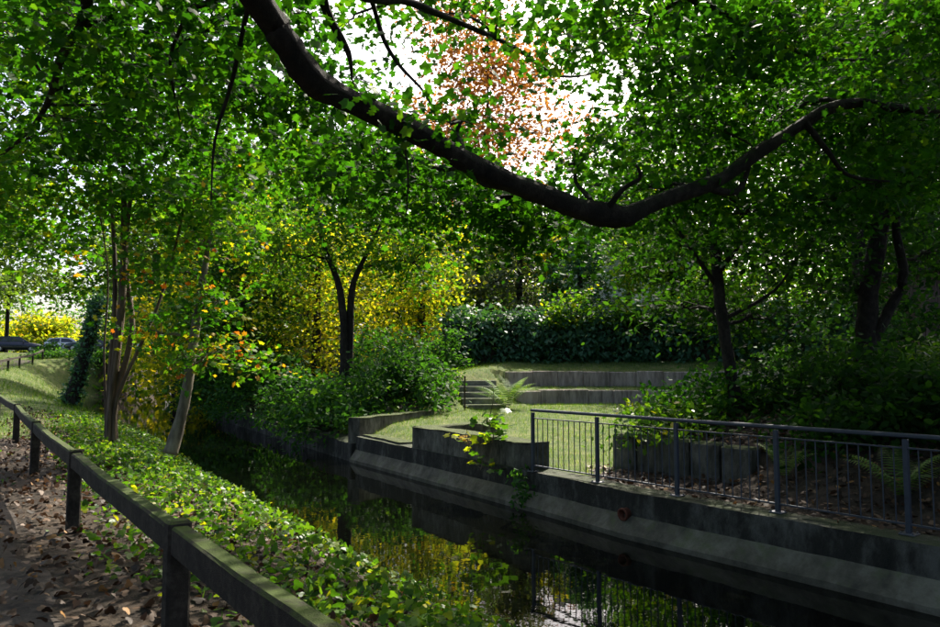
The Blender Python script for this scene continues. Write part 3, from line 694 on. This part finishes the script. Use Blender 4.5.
back = [
    ('yellow_tree', 'glowing yellow-green backlit tree behind the dark twin-stemmed tree', -6.5, 31, 8, 3.2, 'lf_yellow', .19, 210, .05),
    ('yellow_tree', 'golden backlit young tree just left of the ivy hedge', -2.2, 33, 7.0, 2.6, 'lf_yellow', .19, 190, .02),
    ('green_tree', 'fresh green tree standing left of the golden young tree', -10.5, 33, 12, 4.0, 'lf_fresh', .22, 330, .12),
    ('green_tree', 'tall fresh green tree far behind the golden young tree', -3.5, 45, 11, 4.2, 'lf_fresh', .26, 240, .1),
    ('copper_tree', 'tall copper-leaved tree against the white sky above the bough', 1.5, 60, 28, 8.0, 'lf_copper', .36, 420, .42),
    ('greygreen_conifer', 'grey-green feathery conifer behind the left part of the ivy hedge', 2.6, 38, 8.0, 2.6, 'lf_grey', .20, 320, .0),
    ('holly_tree', 'dark glossy evergreen rising above the middle of the ivy hedge', 5.3, 35, 6.2, 1.7, 'lf_ivy', .18, 220, .0),
    ('yellow_sapling', 'slim yellow sapling between the grey conifer and the dark evergreen', 4.2, 36.5, 6.0, .8, 'lf_yellow', .18, 60, .1),
    ('green_tree', 'broad mid-green tree behind the right end of the ivy hedge', 11.0, 34, 11, 4.5, 'lf_fresh', .22, 360, .08),
    ('green_tree', 'tall leafy tree right of the copper tree top', 9.8, 45, 13, 4.0, 'lf_near', .26, 220, .45),
    ('green_tree', 'dense dark green tree behind the brown shed', 17.5, 28, 20, 5.5, 'lf_near', .25, 520, .12),
    ('green_tree', 'dark leafy tree between the slope tree and the brown shed', 11.8, 22, 18, 4.2, 'lf_dark', .20, 520, .15),
    ('green_tree', 'leafy tree at the far right beyond the shed roof', 22, 36, 15, 5.5, 'lf_near', .25, 340, .15),
    ('pale_tree', 'green tree coloured pale for mist over the parked cars at the left edge', -37, 49, 15, 5.0, 'lf_hazed', .34, 330, .32),
    ('pale_tree', 'pale green tree behind the ivy-clad trunk', -18.5, 46, 14, 4.2, 'lf_hazed', .32, 280, .35),
    ('pale_tree', 'wide pale tree in the gap left of the twin-stemmed tree', -15, 44, 13, 4.5, 'lf_fresh', .28, 300, .08),
    ('green_tree', 'tall tree with bare lower trunk behind the white car', -41, 84, 20, 6, 'lf_fresh', .5, 260, .32),
    ('green_tree', 'tall tree with bare lower trunk behind the dark hatchback', -52, 82, 20, 6, 'lf_hazed', .5, 260, .30),
    ('green_tree', 'tall tree with bare lower trunk right of the white car', -33, 86, 20, 6, 'lf_fresh', .5, 260, .30),
    ('green_tree', 'tall tree left of the gap above the lane', -23, 70, 17, 5.5, 'lf_hazed', .45, 260, .22),
    ('green_tree', 'high tree filling the view above the canal bend', -13, 58, 17, 5.5, 'lf_fresh', .4, 280, .12),
    ('yellow_shrub_tree', 'bright yellow backlit thicket behind the parked white car', -44, 98, 5, 5.0, 'lf_yellow', .5, 200, .0),
    ('yellow_shrub_tree', 'bright yellow backlit thicket behind the dark hatchback', -56, 96, 5, 5.0, 'lf_yellow', .5, 200, .0),
    ('yellow_shrub_tree', 'yellow-green thicket right of the parked cars', -33, 98, 5, 5.0, 'lf_yellow', .5, 200, .0),
]
back += [
    ('path_shade_tree', 'tree added for shade beside the earth path at the left edge of the view', -8.2, 8.6, 11, 3.0, 'lf_near', .13, 260, .42),  # this tree and the next are added to shade the path
    ('path_shade_tree', 'unseen tree added for shade on the far side of the earth path', -9.5, 1.0, 11, 3.6, 'lf_near', .16, 240, .25),
    ('bank_shade_tree', 'unseen tree added for shade on the right bank beyond the right edge', 10.0, 6.0, 11, 3.8, 'lf_dark', .16, 320, .2),  # both bank trees stand out of view, added to darken the right side
    ('bank_shade_tree', 'unseen tree added for shade on the right bank behind the viewer', 10.5, -2.0, 11, 4.0, 'lf_dark', .18, 280, .2),
    ('understorey_tree', 'low leafy tree on the slope behind the left shrubs', -9.8, 31.5, 7.5, 2.6, 'lf_laurel', .19, 260, .05),
    ('understorey_tree', 'yellowish low tree on the canal slope behind the pale leaning trunk', -13.0, 36, 9, 3.4, 'lf_yellow', .24, 240, .05),
    ('understorey_tree', 'bushy green tree in the far gap above the seat walls', 9.6, 34.5, 8.5, 2.6, 'lf_fresh', .20, 260, .1),
    ('understorey_tree', 'green tree behind the grey conifer', 0.5, 41.5, 8.5, 3.0, 'lf_fresh', .24, 200, .0),
]
for b in back: back_tree(*b)
# the wood beyond everything: one mass
def woodland(name, label, arcs, mat, size, n):
    C = []
    for x0, x1, y0, y1, z1, k in arcs:
        xx = RNG.uniform(x0, x1, k); yy = RNG.uniform(y0, y1, k); g = ground_z(xx, yy)
        hh = z1 * (.75 + .25 * np.sin(xx * .35) * np.cos(xx * .13 + 1)); C.append(np.stack((xx, yy, g + RNG.uniform(0, 1, k) * hh), -1))
    C = np.concatenate(C); P, Nn, T, S, rnd = sprays(C, n, 2.0, size, .6, .3, .45, .3)
    P[:, 2] = np.maximum(P[:, 2], ground_z(P[:, 0], P[:, 1]) + .05)
    tag(link(name, leaf_mesh(name, P, Nn, T, S, 'rhomb', mat, rnd)), label, 'woodland', kind='stuff')
woodland('distant_woodland', 'dense green wood closing the view behind the hedge and trees', [(-30, 70, 58, 68, 13, 900), (-130, -25, 108, 120, 16, 500), (60, 110, 10, 60, 14, 300), (-14, 20, 66, 74, 17, 260)], M['lf_fresh'], .55, 30)
woodland('shaded_woodland', 'dark green wood filling the gaps behind the forked tree and shed', [(12, 48, 33, 40, 12, 420), (22, 40, 14, 30, 12, 200)], M['lf_near'], .36, 34)
woodland('far_thicket', 'yellow-green lit thicket deep in the wood', [(-24, 4, 50, 56, 9, 300), (-90, -20, 100, 106, 5, 220)], M['lf_yellow'], .42, 30)

# ------------------------------------------------------------------ shrubs, hedge
def shrub(name, label, x, y, r, h, mat, size, n, leaf='oval', group=None, n_per=30, crad=.42, z0=None, up=.55, ry=None):
    g = gz(x, y) if z0 is None else z0; ry = ry or r
    root = empty(name, (x, y, g), label=label, cat='shrub', group=group)
    d = unit(RNG.normal(size=(n, 3))); d[:, 2] = np.abs(d[:, 2]) * 1.1 - .12
    lump = 1 + .22 * np.sin(d[:, 0] * 5 + x) * np.sin(d[:, 1] * 5 + y) + RNG.uniform(-.28, .12, n)
    C = np.array((x, y, g)) + d * lump[:, None] * np.array((r, ry, h))
    C[:, 2] = np.maximum(C[:, 2], ground_z(C[:, 0], C[:, 1]) + .10)
    mb = MB()
    for q in C[:min(n, 26)]: twig(mb, (x + RNG.normal() * .1, y + RNG.normal() * .1, g - .05), (q - np.array((x, y, g))) * .9 + np.array((x, y, g)), .018, .005, 4, 3)
    mb.build('stem', M['bark'], root)
    P, Nn, T, S, rnd = sprays(C, n_per, crad, size, .55, .3, up, .2)
    P[:, 2] = np.maximum(P[:, 2], ground_z(P[:, 0], P[:, 1]) + .02)
    tag(link('foliage', leaf_mesh('foliage', P - np.array(root.location), Nn, T, S, leaf, mat, rnd), root), kind='stuff')
    return root
LS = [('broad laurel shrub hanging over the canal wall left of the wing wall', -3.9, 20.6, 1.25, 1.0, 'lf_laurel', 70), ('laurel shrub right beside the mossy steps', -1.7, 23.3, 1.15, 1.3, 'lf_laurel', 80),
      ('tall laurel shrub behind the wing wall', -2.6, 22.3, 1.6, 1.6, 'lf_laurel', 95), ('dark laurel shrub under the twin-stemmed tree', -5.5, 24.4, 1.5, 1.4, 'lf_laurel', 95),
      ('bushy shrub between the twin-stemmed tree and the golden young tree', -3.2, 26.5, 1.8, 1.9, 'lf_laurel', 90), ('deep green shrub on the slope left of the twin-stemmed tree', -7.9, 28.3, 1.9, 2.0, 'lf_laurel', 90),
      ('spreading shrub further up the left canal slope', -11.0, 33.5, 2.0, 2.3, 'lf_laurel', 90), ('shrub at the top of the steps by the hedge end', -1.4, 27.5, 1.3, 1.5, 'lf_laurel', 60)]
for l, x, y, r, h, mt, n in LS: shrub('laurel_shrub', l, x, y, r, h, M[mt], .15, n, group='laurel shrubs on the slope left of the steps')
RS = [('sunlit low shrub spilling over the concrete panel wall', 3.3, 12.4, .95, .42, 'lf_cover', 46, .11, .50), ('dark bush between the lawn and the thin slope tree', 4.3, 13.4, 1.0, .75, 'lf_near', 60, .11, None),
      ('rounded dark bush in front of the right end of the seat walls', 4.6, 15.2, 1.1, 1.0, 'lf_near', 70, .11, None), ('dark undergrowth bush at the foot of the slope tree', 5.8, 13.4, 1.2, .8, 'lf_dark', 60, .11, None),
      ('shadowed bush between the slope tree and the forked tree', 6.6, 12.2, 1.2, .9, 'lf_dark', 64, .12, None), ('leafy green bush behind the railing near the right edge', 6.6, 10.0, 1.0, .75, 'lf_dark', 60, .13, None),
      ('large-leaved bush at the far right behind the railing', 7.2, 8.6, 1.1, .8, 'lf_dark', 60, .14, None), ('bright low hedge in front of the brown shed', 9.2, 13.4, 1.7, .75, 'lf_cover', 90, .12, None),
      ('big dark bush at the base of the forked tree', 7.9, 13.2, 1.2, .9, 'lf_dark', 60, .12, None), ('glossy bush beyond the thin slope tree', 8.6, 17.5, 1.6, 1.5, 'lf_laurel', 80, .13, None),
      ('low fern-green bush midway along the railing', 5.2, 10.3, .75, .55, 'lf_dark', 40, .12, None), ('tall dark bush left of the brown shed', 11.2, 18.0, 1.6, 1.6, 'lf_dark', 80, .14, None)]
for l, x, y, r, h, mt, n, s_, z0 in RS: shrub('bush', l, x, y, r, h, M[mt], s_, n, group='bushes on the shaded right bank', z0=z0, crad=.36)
shrub('bush', 'low dark bush by the fence end in front of the white car', -34.6, 61, 1.8, .42, M['lf_laurel'], .2, 70, group='bushes near the parked cars', crad=.45)
shrub('bush', 'rounded bush between the dark hatchback and the white car', -39.2, 68, .9, .9, M['lf_laurel'], .2, 50, group='bushes near the parked cars', crad=.45)
shrub('bush', 'wide bush below the white car on the lawn rise', -30.6, 62, 1.6, .6, M['lf_near'], .2, 70, group='bushes near the parked cars', crad=.45)

# ivy hedge behind the seating
hr = empty('ivy_hedge', (*(RC + np.array((0, 11.6))), 1.8), label='long curved wall of dark glossy ivy behind the round seating', cat='hedge')
mb = MB(); A_ = [math.radians(a) for a in np.linspace(119, 25, 22)]
hb = [(RC[0] + 11.8 * math.cos(a), RC[1] + 11.8 * math.sin(a)) for a in A_]
for p, p2 in zip(hb[:-1], hb[1:]):
    p, p2 = np.array(p), np.array(p2); c = (p + p2) / 2; d = p2 - p
    mb.box((*c, 2.6), (np.hypot(*d) * 1.03, .3, 1.9), rz=math.atan2(d[1], d[0]))
mb.build('wall_core', M['soil'], hr)
n = 520; t = RNG.uniform(0, 1, n); a = np.radians(119 - 94 * t); rad = 11.5 + RNG.normal(size=n) * .14; z = RNG.uniform(1.8, 3.75, n)
rad = rad - .12 * np.sin(z * 7 + a * 30)
topm = RNG.uniform(size=n) < .22; z[topm] = 3.7 + RNG.uniform(-.1, .25, topm.sum()); rad[topm] += RNG.uniform(0, .7, topm.sum())
C = np.stack((RC[0] + rad * np.cos(a), RC[1] + rad * np.sin(a), z), -1)
P, Nn, T, S, rnd = sprays(C, 34, .42, .19, .8, .5, .35, .2); Nn[:, 1] -= .45; Nn[:, 2] += .55; T[:, 2] -= .8
tag(link('ivy_leaves', leaf_mesh('ivy_leaves', P - np.array(hr.location), Nn, T, S, 'ivy', M['lf_ivy'], rnd), hr), kind='stuff')
hv = empty('climbing_creeper', (7.8, 30.0, 2.0), label='bright yellow-green creeper on top of the ivy hedge', cat='creeper')
n = 190; a = np.radians(RNG.uniform(58, 97, n)); rad = 11.6 + RNG.normal(size=n) * .3
C = np.stack((RC[0] + rad * np.cos(a), RC[1] + rad * np.sin(a), 3.45 + np.abs(RNG.normal(size=n)) * .55), -1)
P, Nn, T, S, rnd = sprays(C, 28, .45, .17, .5, .4, .5, .2)
tag(link('foliage', leaf_mesh('foliage', P - np.array(hv.location), Nn, T, S, 'oval', M['lf_fresh'], rnd), hv), kind='stuff')
mb = MB()
for k in range(14): twig(mb, (7.8 + RNG.normal() * .3, 30.3, 1.9), C[k], .02, .006, 4, 4)
mb.build('stem', M['bark'], hv)

# fern and small plants
def fern(label, x, y, n, L_, s=1.0):
    g = gz(x, y); root = empty('fern', (x, y, g), label=label, cat='fern')
    Pn, Nn, Tn, Sn = [], [], [], []
    for i in range(1, 22):
        t = i / 22; px = L_ * (.55 * t + .25 * t * t); pz = L_ * (1.15 * t - .62 * t * t)
        for sgn in (-1, 1):
            Pn.append((px, 0, pz)); Nn.append((-.35 + .5 * t, sgn * .25, 1)); Tn.append((.45, sgn, -.15)); Sn.append(L_ * .19 * math.sin(math.pi * min(1, .12 + t * .86)) + .01)
    me = leaf_mesh('frond', np.array(Pn), np.array(Nn, float), np.array(Tn, float), np.array(Sn), 'strip', M['lf_fern'], RNG.uniform(.2, .9, len(Pn)))
    me2 = me
    for k in range(n):
        o = link('frond', me2, root, (0, 0, 0), k * 2 * math.pi / n + RNG.uniform(-.2, .2)); o.scale = (1, 2.2, 1) if False else (1, 1, RNG.uniform(.75, 1.25))
        o.rotation_euler[1] = RNG.uniform(-.35, .2)
    return root
TPL['strip'] = ([(0, -.07, 0), (0, .07, 0), (.6, -.06, .06), (.6, .06, .06), (1, 0, 0)], [(0, 1, 3, 2), (2, 3, 4)])
fern('large arching pale green fern right of the mossy steps', 1.15, 23.3, 15, 1.35)
fern('dark fern growing behind the railing near the right edge', 5.0, 8.6, 12, .8)
fern('small dark fern under the bushes in the middle of the railing', 4.2, 9.9, 10, .6)

def small_plant(name, label, base, h, nl, size, mat, leaf='star', lean=(0, 0)):
    root = empty(name, base, label=label, cat='plant'); b = np.array(base); mb = MB(); C = []
    tip = b + np.array((lean[0], lean[1], h)); st_ = twig(mb, b - (0, 0, .05), tip, .010, .004, 5, 5, 0)
    for i in range(nl):
        j = 1 + int((i / nl) * 4.99); j = min(j, 5); a = i * 2.4; e = st_[j] + np.array((math.cos(a) * .22, math.sin(a) * .22, .05 + RNG.uniform(-.03, .05)))
        twig(mb, st_[j], e, .004, .002, 4, 2); C.append(e)
    mb.build('stem', M['bark_warm'], root); C = np.array(C)
    P, Nn, T, S, rnd = sprays(C, 2, .10, size, .4, .4, .7, .25)
    tag(link('foliage', leaf_mesh('foliage', P - b, Nn, T, S, leaf, mat, rnd), root), kind='stuff'); return root
b0 = pixz(517, 447, .42); small_plant('sapling', 'slim young sapling with broad leaves on the L-shaped wall', (.38, 12.85, .40), .95, 22, .17, M['lf_cover'])
small_plant('wall_plant', 'small plant with bright yellow-green leaves growing from the L-shaped wall', (-.02, 13.15, .30), .28, 10, .13, M['lf_yellow'], lean=(-.05, -.1))
small_plant('wall_plant', 'low plant rooted at the foot of the L-shaped wall', (.18, 12.62, -.03), .30, 8, .13, M['lf_cover'], lean=(.05, -.1))
# ivy tuft trailing down by the first railing post
tu = empty('ivy_tuft', (*on_rail(-.10), -.05), label='tuft of ivy trailing down the canal wall below the first railing post', cat='ivy')
tp = on_rail(-.05) + np.array((-.80, -.60)) * .22
C = np.array([(tp[0] + RNG.normal() * .07, tp[1] + RNG.normal() * .06, z_) for z_ in np.linspace(.02, -.5, 14)])
P, Nn, T, S, rnd = sprays(C, 9, .14, .075, .9, .6, .3, .2); Nn[:, 1] -= .6
tag(link('foliage', leaf_mesh('foliage', P - np.array(tu.location), Nn, T, S, 'ivy', M['lf_laurel'], rnd), tu), kind='stuff')
mb = MB(); mb.tube([C[0], C[7], C[-1]], [.008, .006, .004], 5); mb.build('stem', M['bark'], tu)

# ------------------------------------------------------------------ ground cover (uncountable)
def scatter(n, box, keep):
    x = RNG.uniform(box[0], box[1], n); y = RNG.uniform(box[2], box[3], n); k = keep(x, y)
    return x[k], y[k]
def cover(name, label, cat, x, y, size, mat, leaf, up, hgt, sj=.35, tilt=None, rn=(0, 1), lift=None):
    n = len(x); z = ground_z(x, y) + RNG.uniform(.005, 1, n) ** 1.5 * hgt + (0 if lift is None else lift)
    Nn = RNG.normal(size=(n, 3)) * (1 - up); Nn[:, 2] += up; T = RNG.normal(size=(n, 3))
    if tilt == 'up': T = RNG.normal(size=(n, 3)) * .35; T[:, 2] += 1; Nn = RNG.normal(size=(n, 3)); Nn[:, 2] *= .2
    me = leaf_mesh(name, np.stack((x, y, z), -1), Nn, T, size * (1 + RNG.uniform(-sj, sj, n)), leaf, mat, RNG.uniform(rn[0], rn[1], n))
    return tag(link(name, me), label, cat, kind='stuff')
def patch(x, y, s=1.0): return .5 + .5 * np.sin(x * 1.9 * s + 1.3 * np.sin(y * 1.1 * s)) * np.cos(y * 1.6 * s - x * .7 * s)
U = lambda x: RNG.uniform(size=len(x))
fq = lambda x, y: q_of(x, y)
x, y = scatter(150000, (-16, 3, 1.5, 24), lambda x, y: (lambda q: (q < -3.15) & (q > -6.5) & (U(x) < ss(-6.6, -5.4, q) * (.28 + .72 * patch(x, y))))(fq(x, y)))
cover('bank_ground_cover', 'sunlit leafy green ground cover on the left bank', 'ground cover', x, y, .066, M['lf_cover'], 'lobed', .58, .22)
x, y = scatter(60000, (-16, 3, 1, 24), lambda x, y: (lambda q: (q < -3.5) & (q > -8.2) & (U(x) < .9 * ss(-7.9, -6.0, q)))(fq(x, y)))
cover('leaf_litter', 'brown fallen leaves under and beside the wooden fence', 'leaves', x, y, .062, M['lf_litter'], 'lobed', .62, .06, lift=.028 * (q_of(x, y) < -6.3))
x, y = scatter(2600, (-9, 2, 1, 18), lambda x, y: (lambda q: (q < -6.6) & (q > -10.5))(fq(x, y)))
cover('path_leaves', 'scattered fallen leaves on the earth path', 'leaves', x, y, .05, M['lf_litter'], 'lobed', .75, .035, lift=.028)
x, y = scatter(2600, (-9, 2, 1, 18), lambda x, y: (lambda q: (q < -6.0) & (q > -8.0) & (patch(x, y, 2.2) > .72))(fq(x, y)))
cover('path_weeds', 'small green weeds at the foot of the fence', 'weeds', x, y, .05, M['lf_cover'], 'lobed', .55, .10, lift=.02)
x, y = scatter(16000, (2, 12, 3, 13), lambda x, y: (lambda q: (q > .5) & (q < 5.5) & (bed_side(x, y) > -.6))(fq(x, y)))
cover('bed_leaf_litter', 'brown leaf litter behind the railing on the right bank', 'leaves', x, y, .085, M['lf_litter'], 'oval', .7, .05)
x, y = scatter(30000, (2, 16, 4, 22), lambda x, y: (lambda q: (q > 2.6) & (bed_side(x, y) > .2) & (U(x) < .3 + .7 * ss(2.6, 4.2, q)))(fq(x, y)))
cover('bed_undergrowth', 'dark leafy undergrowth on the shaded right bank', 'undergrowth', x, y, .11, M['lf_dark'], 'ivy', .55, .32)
x, y = scatter(60000, (-24, 1, 17, 44), lambda x, y: (lambda q: (q > .3) & (q < 6) & (bank_side(x, y) > .2))(fq(x, y)))
cover('slope_ground_cover', 'low green ground cover on the slope right of the far canal', 'ground cover', x, y, .12, M['lf_cover'], 'ivy', .6, .22)
x, y = scatter(130000, (-3.2, 13, 11.8, 31.5), lambda x, y: is_lawn(x, y) & (q_of(x, y) > .62) & (U(x) < .55 + .45 * patch(x, y, .8)))
cover('lawn_grass', 'short sunlit grass of the round lawn and its terraces', 'grass', x, y, .085, M['lf_grass'], 'blade', .5, .005, .4, 'up')
x, y = scatter(90000, (-45, -5, 16.5, 62), lambda x, y: (q_of(x, y) < -4.6) & (q_of(x, y) > -18) & (U(x) < .5 + .5 * patch(x, y, .5)))
cover('meadow_grass', 'rough grass of the rising lawn below the parked cars', 'grass', x, y, .20, M['lf_grass'], 'blade', .5, .01, .4, 'up')

# ------------------------------------------------------------------ cars
def car(label, x, y, z, rz, paint, group='cars parked along the lane'):
    root = empty('parked_car', (x, y, z), rz, label, 'car', group)
    Ls = [(-2.05, .42, .60, .78, .80), (-1.98, .30, .80, .98, .98), (-1.5, .24, .84, .95, 1.0), (-.6, .22, .86, .92, .96), (.6, .22, .86, .90, .94), (1.3, .24, .85, .84, .90), (1.85, .30, .78, .72, .80), (2.06, .42, .58, .62, .66)]
    V = []; k = 7
    for X_, zb, w, zs, zt in Ls: V += [(X_, -w * .9, zb), (X_, -w, zb + .2), (X_, -w * .97, zs), (X_, 0, zt), (X_, w * .97, zs), (X_, w, zb + .2), (X_, w * .9, zb)]
    mb = MB(); mb.add(V, [(i * k + j, i * k + (j + 1) % k, (i + 1) * k + (j + 1) % k, (i + 1) * k + j) for i in range(len(Ls) - 1) for j in range(k)] + [tuple(range(k)), tuple(range((len(Ls) - 1) * k, len(Ls) * k))])
    mb.build('body', paint, root, True, (0, 0, 0))
    cab = [(-1.90, .70, .96), (-1.55, .64, 1.40), (-.5, .62, 1.49), (.25, .61, 1.45), (1.05, .72, .93)]
    V = []
    for X_, w, zt in cab: V += [(X_, -w, zt), (X_, w, zt)]
    for X_ in (-1.9, -1.55, -.5, .25, 1.05): V += [(X_ * .98, -.79, .90), (X_ * .98, .79, .90)]
    Fc = [(2 * i, 2 * i + 1, 2 * i + 3, 2 * i + 2) for i in range(4)] + [(10 + 2 * i, 12 + 2 * i, 2 + 2 * i, 2 * i) for i in range(4)] + [(11 + 2 * i, 13 + 2 * i, 3 + 2 * i, 1 + 2 * i) for i in range(4)] + [(0, 1, 11, 10), (8, 9, 19, 18)]
    mb = MB(); mb.add(V, Fc); mb.build('cabin', paint, root, False, (0, 0, 0))
    for sgn in (-1, 1):
        for pts in ([(-1.50, 1.00), (-1.38, 1.33), (-.62, 1.40), (-.62, 1.00)], [(-.52, 1.00), (-.52, 1.40), (.18, 1.36), (.80, 1.00)]):
            V = [(px_, sgn * (.80 - (pz_ - .9) * .30), pz_) for px_, pz_ in pts]; V2 = [(a_, b_ - sgn * .03, c_) for a_, b_, c_ in V]
            mb = MB(); mb.add(V + V2, [(0, 1, 2, 3), (7, 6, 5, 4)] + [(i, (i + 1) % 4, 4 + (i + 1) % 4, 4 + i) for i in range(4)]); mb.build('side_window', M['glass'], root, False, (0, 0, 0))
        for xx in (-1.28, 1.28):
            w = MB().tube([(0, -.10, 0), (0, -.09, 0), (0, .09, 0), (0, .10, 0)], [.27, .31, .31, .27], 18).build('wheel', M['rubber'], root, True, (xx, sgn * .76, .31))
            MB().tube([(0, sgn * .085, 0), (0, sgn * .108, 0)], [.20, .17], 14).build('rim', M['alloy'], w, False, (0, 0, 0))
        MB().box((-2.0, sgn * .66, .86), (.12, .16, .26), bevel=.03).build('tail_light', M['red_lens'], root, False, (0, 0, 0))
        MB().box((1.93, sgn * .58, .66), (.20, .26, .12), bevel=.03).build('headlight', M['clear_lens'], root, False, (0, 0, 0))
        MB().box((.62, sgn * .92, 1.0), (.12, .16, .11), bevel=.03).build('mirror', paint, root, False, (0, 0, 0))
    mb = MB(); mb.add([(-1.925, -.60, 1.0), (-1.925, .60, 1.0), (-1.63, .56, 1.36), (-1.63, -.56, 1.36), (-1.85, -.60, 1.0), (-1.85, .60, 1.0), (-1.58, .56, 1.36), (-1.58, -.56, 1.36)], [(0, 1, 2, 3), (7, 6, 5, 4), (0, 1, 5, 4), (2, 3, 7, 6), (1, 2, 6, 5), (0, 3, 7, 4)]); mb.build('rear_window', M['glass'], root, False, (0, 0, 0))
    mb = MB(); mb.add([(1.04, -.66, .97), (1.04, .66, .97), (.33, .56, 1.43), (.33, -.56, 1.43), (.95, -.66, .95), (.95, .66, .95), (.28, .56, 1.40), (.28, -.56, 1.40)], [(0, 1, 2, 3), (7, 6, 5, 4), (0, 1, 5, 4), (2, 3, 7, 6), (1, 2, 6, 5), (0, 3, 7, 4)]); mb.build('windscreen', M['glass'], root, False, (0, 0, 0))
    MB().box((-2.055, 0, .72), (.02, .50, .12)).build('number_plate', M['plate'], root, False, (0, 0, 0))
    return root
def park(px, d, rz, label, paint):
    x = (px - 470) / F * d; car(label, x, d, gz(x, d) + .06, rz, paint)
park(17, 69, math.radians(24), 'dark blue hatchback with red tail light parked at the left edge', M['car_dark'])
park(68, 74, math.radians(20), 'white estate car parked in the lane beyond the lawn', M['car_white'])
park(90, 68, math.radians(200), 'dark car half hidden by bushes in front of the white car', M['car_green'])
park(150, 78, math.radians(18), 'silver car glimpsed between the trunks right of the ivy-clad trunk', M['car_silver'])

# ------------------------------------------------------------------ brown shed at the right, white house behind the trees
sx, sy = 16.2, 22.5; sg = gz(sx, sy)
sh = empty('garden_shed', (sx, sy, sg), label='brown boarded shed behind the trees at the right edge', cat='shed')
nb_ = 26
for i in range(nb_):
    MB().box((sx - 3.2 + 6.4 * (i + .5) / nb_, sy - 1.5 + RNG.uniform(-.006, .006), sg + 1.25), (6.4 / nb_ - .012, .03, 2.6), bevel=.004).build('board', M['board'], sh)
MB().box((sx, sy, sg + 1.2), (6.36, 2.94, 2.5)).build('wall', M['board'], sh)
mb = MB(); mb.add([(sx - 3.5, sy - 1.85, sg + 2.5), (sx + 3.5, sy - 1.85, sg + 2.9), (sx + 3.5, sy + 1.8, sg + 2.95), (sx - 3.5, sy + 1.8, sg + 2.55), (sx - 3.5, sy - 1.85, sg + 2.62), (sx + 3.5, sy - 1.85, sg + 3.02), (sx + 3.5, sy + 1.8, sg + 3.07), (sx - 3.5, sy + 1.8, sg + 2.67)], [(0, 1, 2, 3), (4, 5, 6, 7), (0, 1, 5, 4), (1, 2, 6, 5), (2, 3, 7, 6), (3, 0, 4, 7)])
mb.build('roof', M['roof_tile'], sh)

hx, hy = 10.5, 52.0; hg = gz(hx, hy)
ho = empty('white_house', (hx, hy, hg), label='white rendered house glimpsed through the trees behind the ivy hedge', cat='house')
MB().box((hx, hy, hg + 3.2), (8.5, 8, 6.8)).build('wall', M['render'], ho)
mb = MB(); e = 4.7; z0, z1 = hg + 6.5, hg + 10
mb.add([(hx - e, hy - 4.5, z0), (hx + e, hy - 4.5, z0), (hx + e, hy + 4.5, z0), (hx - e, hy + 4.5, z0), (hx - e, hy, z1), (hx + e, hy, z1)], [(0, 1, 5, 4), (3, 2, 5, 4), (0, 3, 4), (1, 2, 5), (0, 1, 2, 3)])
mb.build('roof', M['roof_tile'], ho)
for wx in (-2.6, 0, 2.6):
    for wz in (1.5, 4.4):
        w = MB().box((hx + wx, hy - 4.02, hg + wz), (1.1, .08, 1.4), bevel=.01).build('window', M['render'], ho)
        MB().box((hx + wx, hy - 4.065, hg + wz), (.92, .02, 1.22)).mesh('pane', M['glass'])
        link('pane', MB().box((wx, -4.065, wz), (.92, .02, 1.22)).mesh('pane', M['glass']), w, (0, 0, 0))
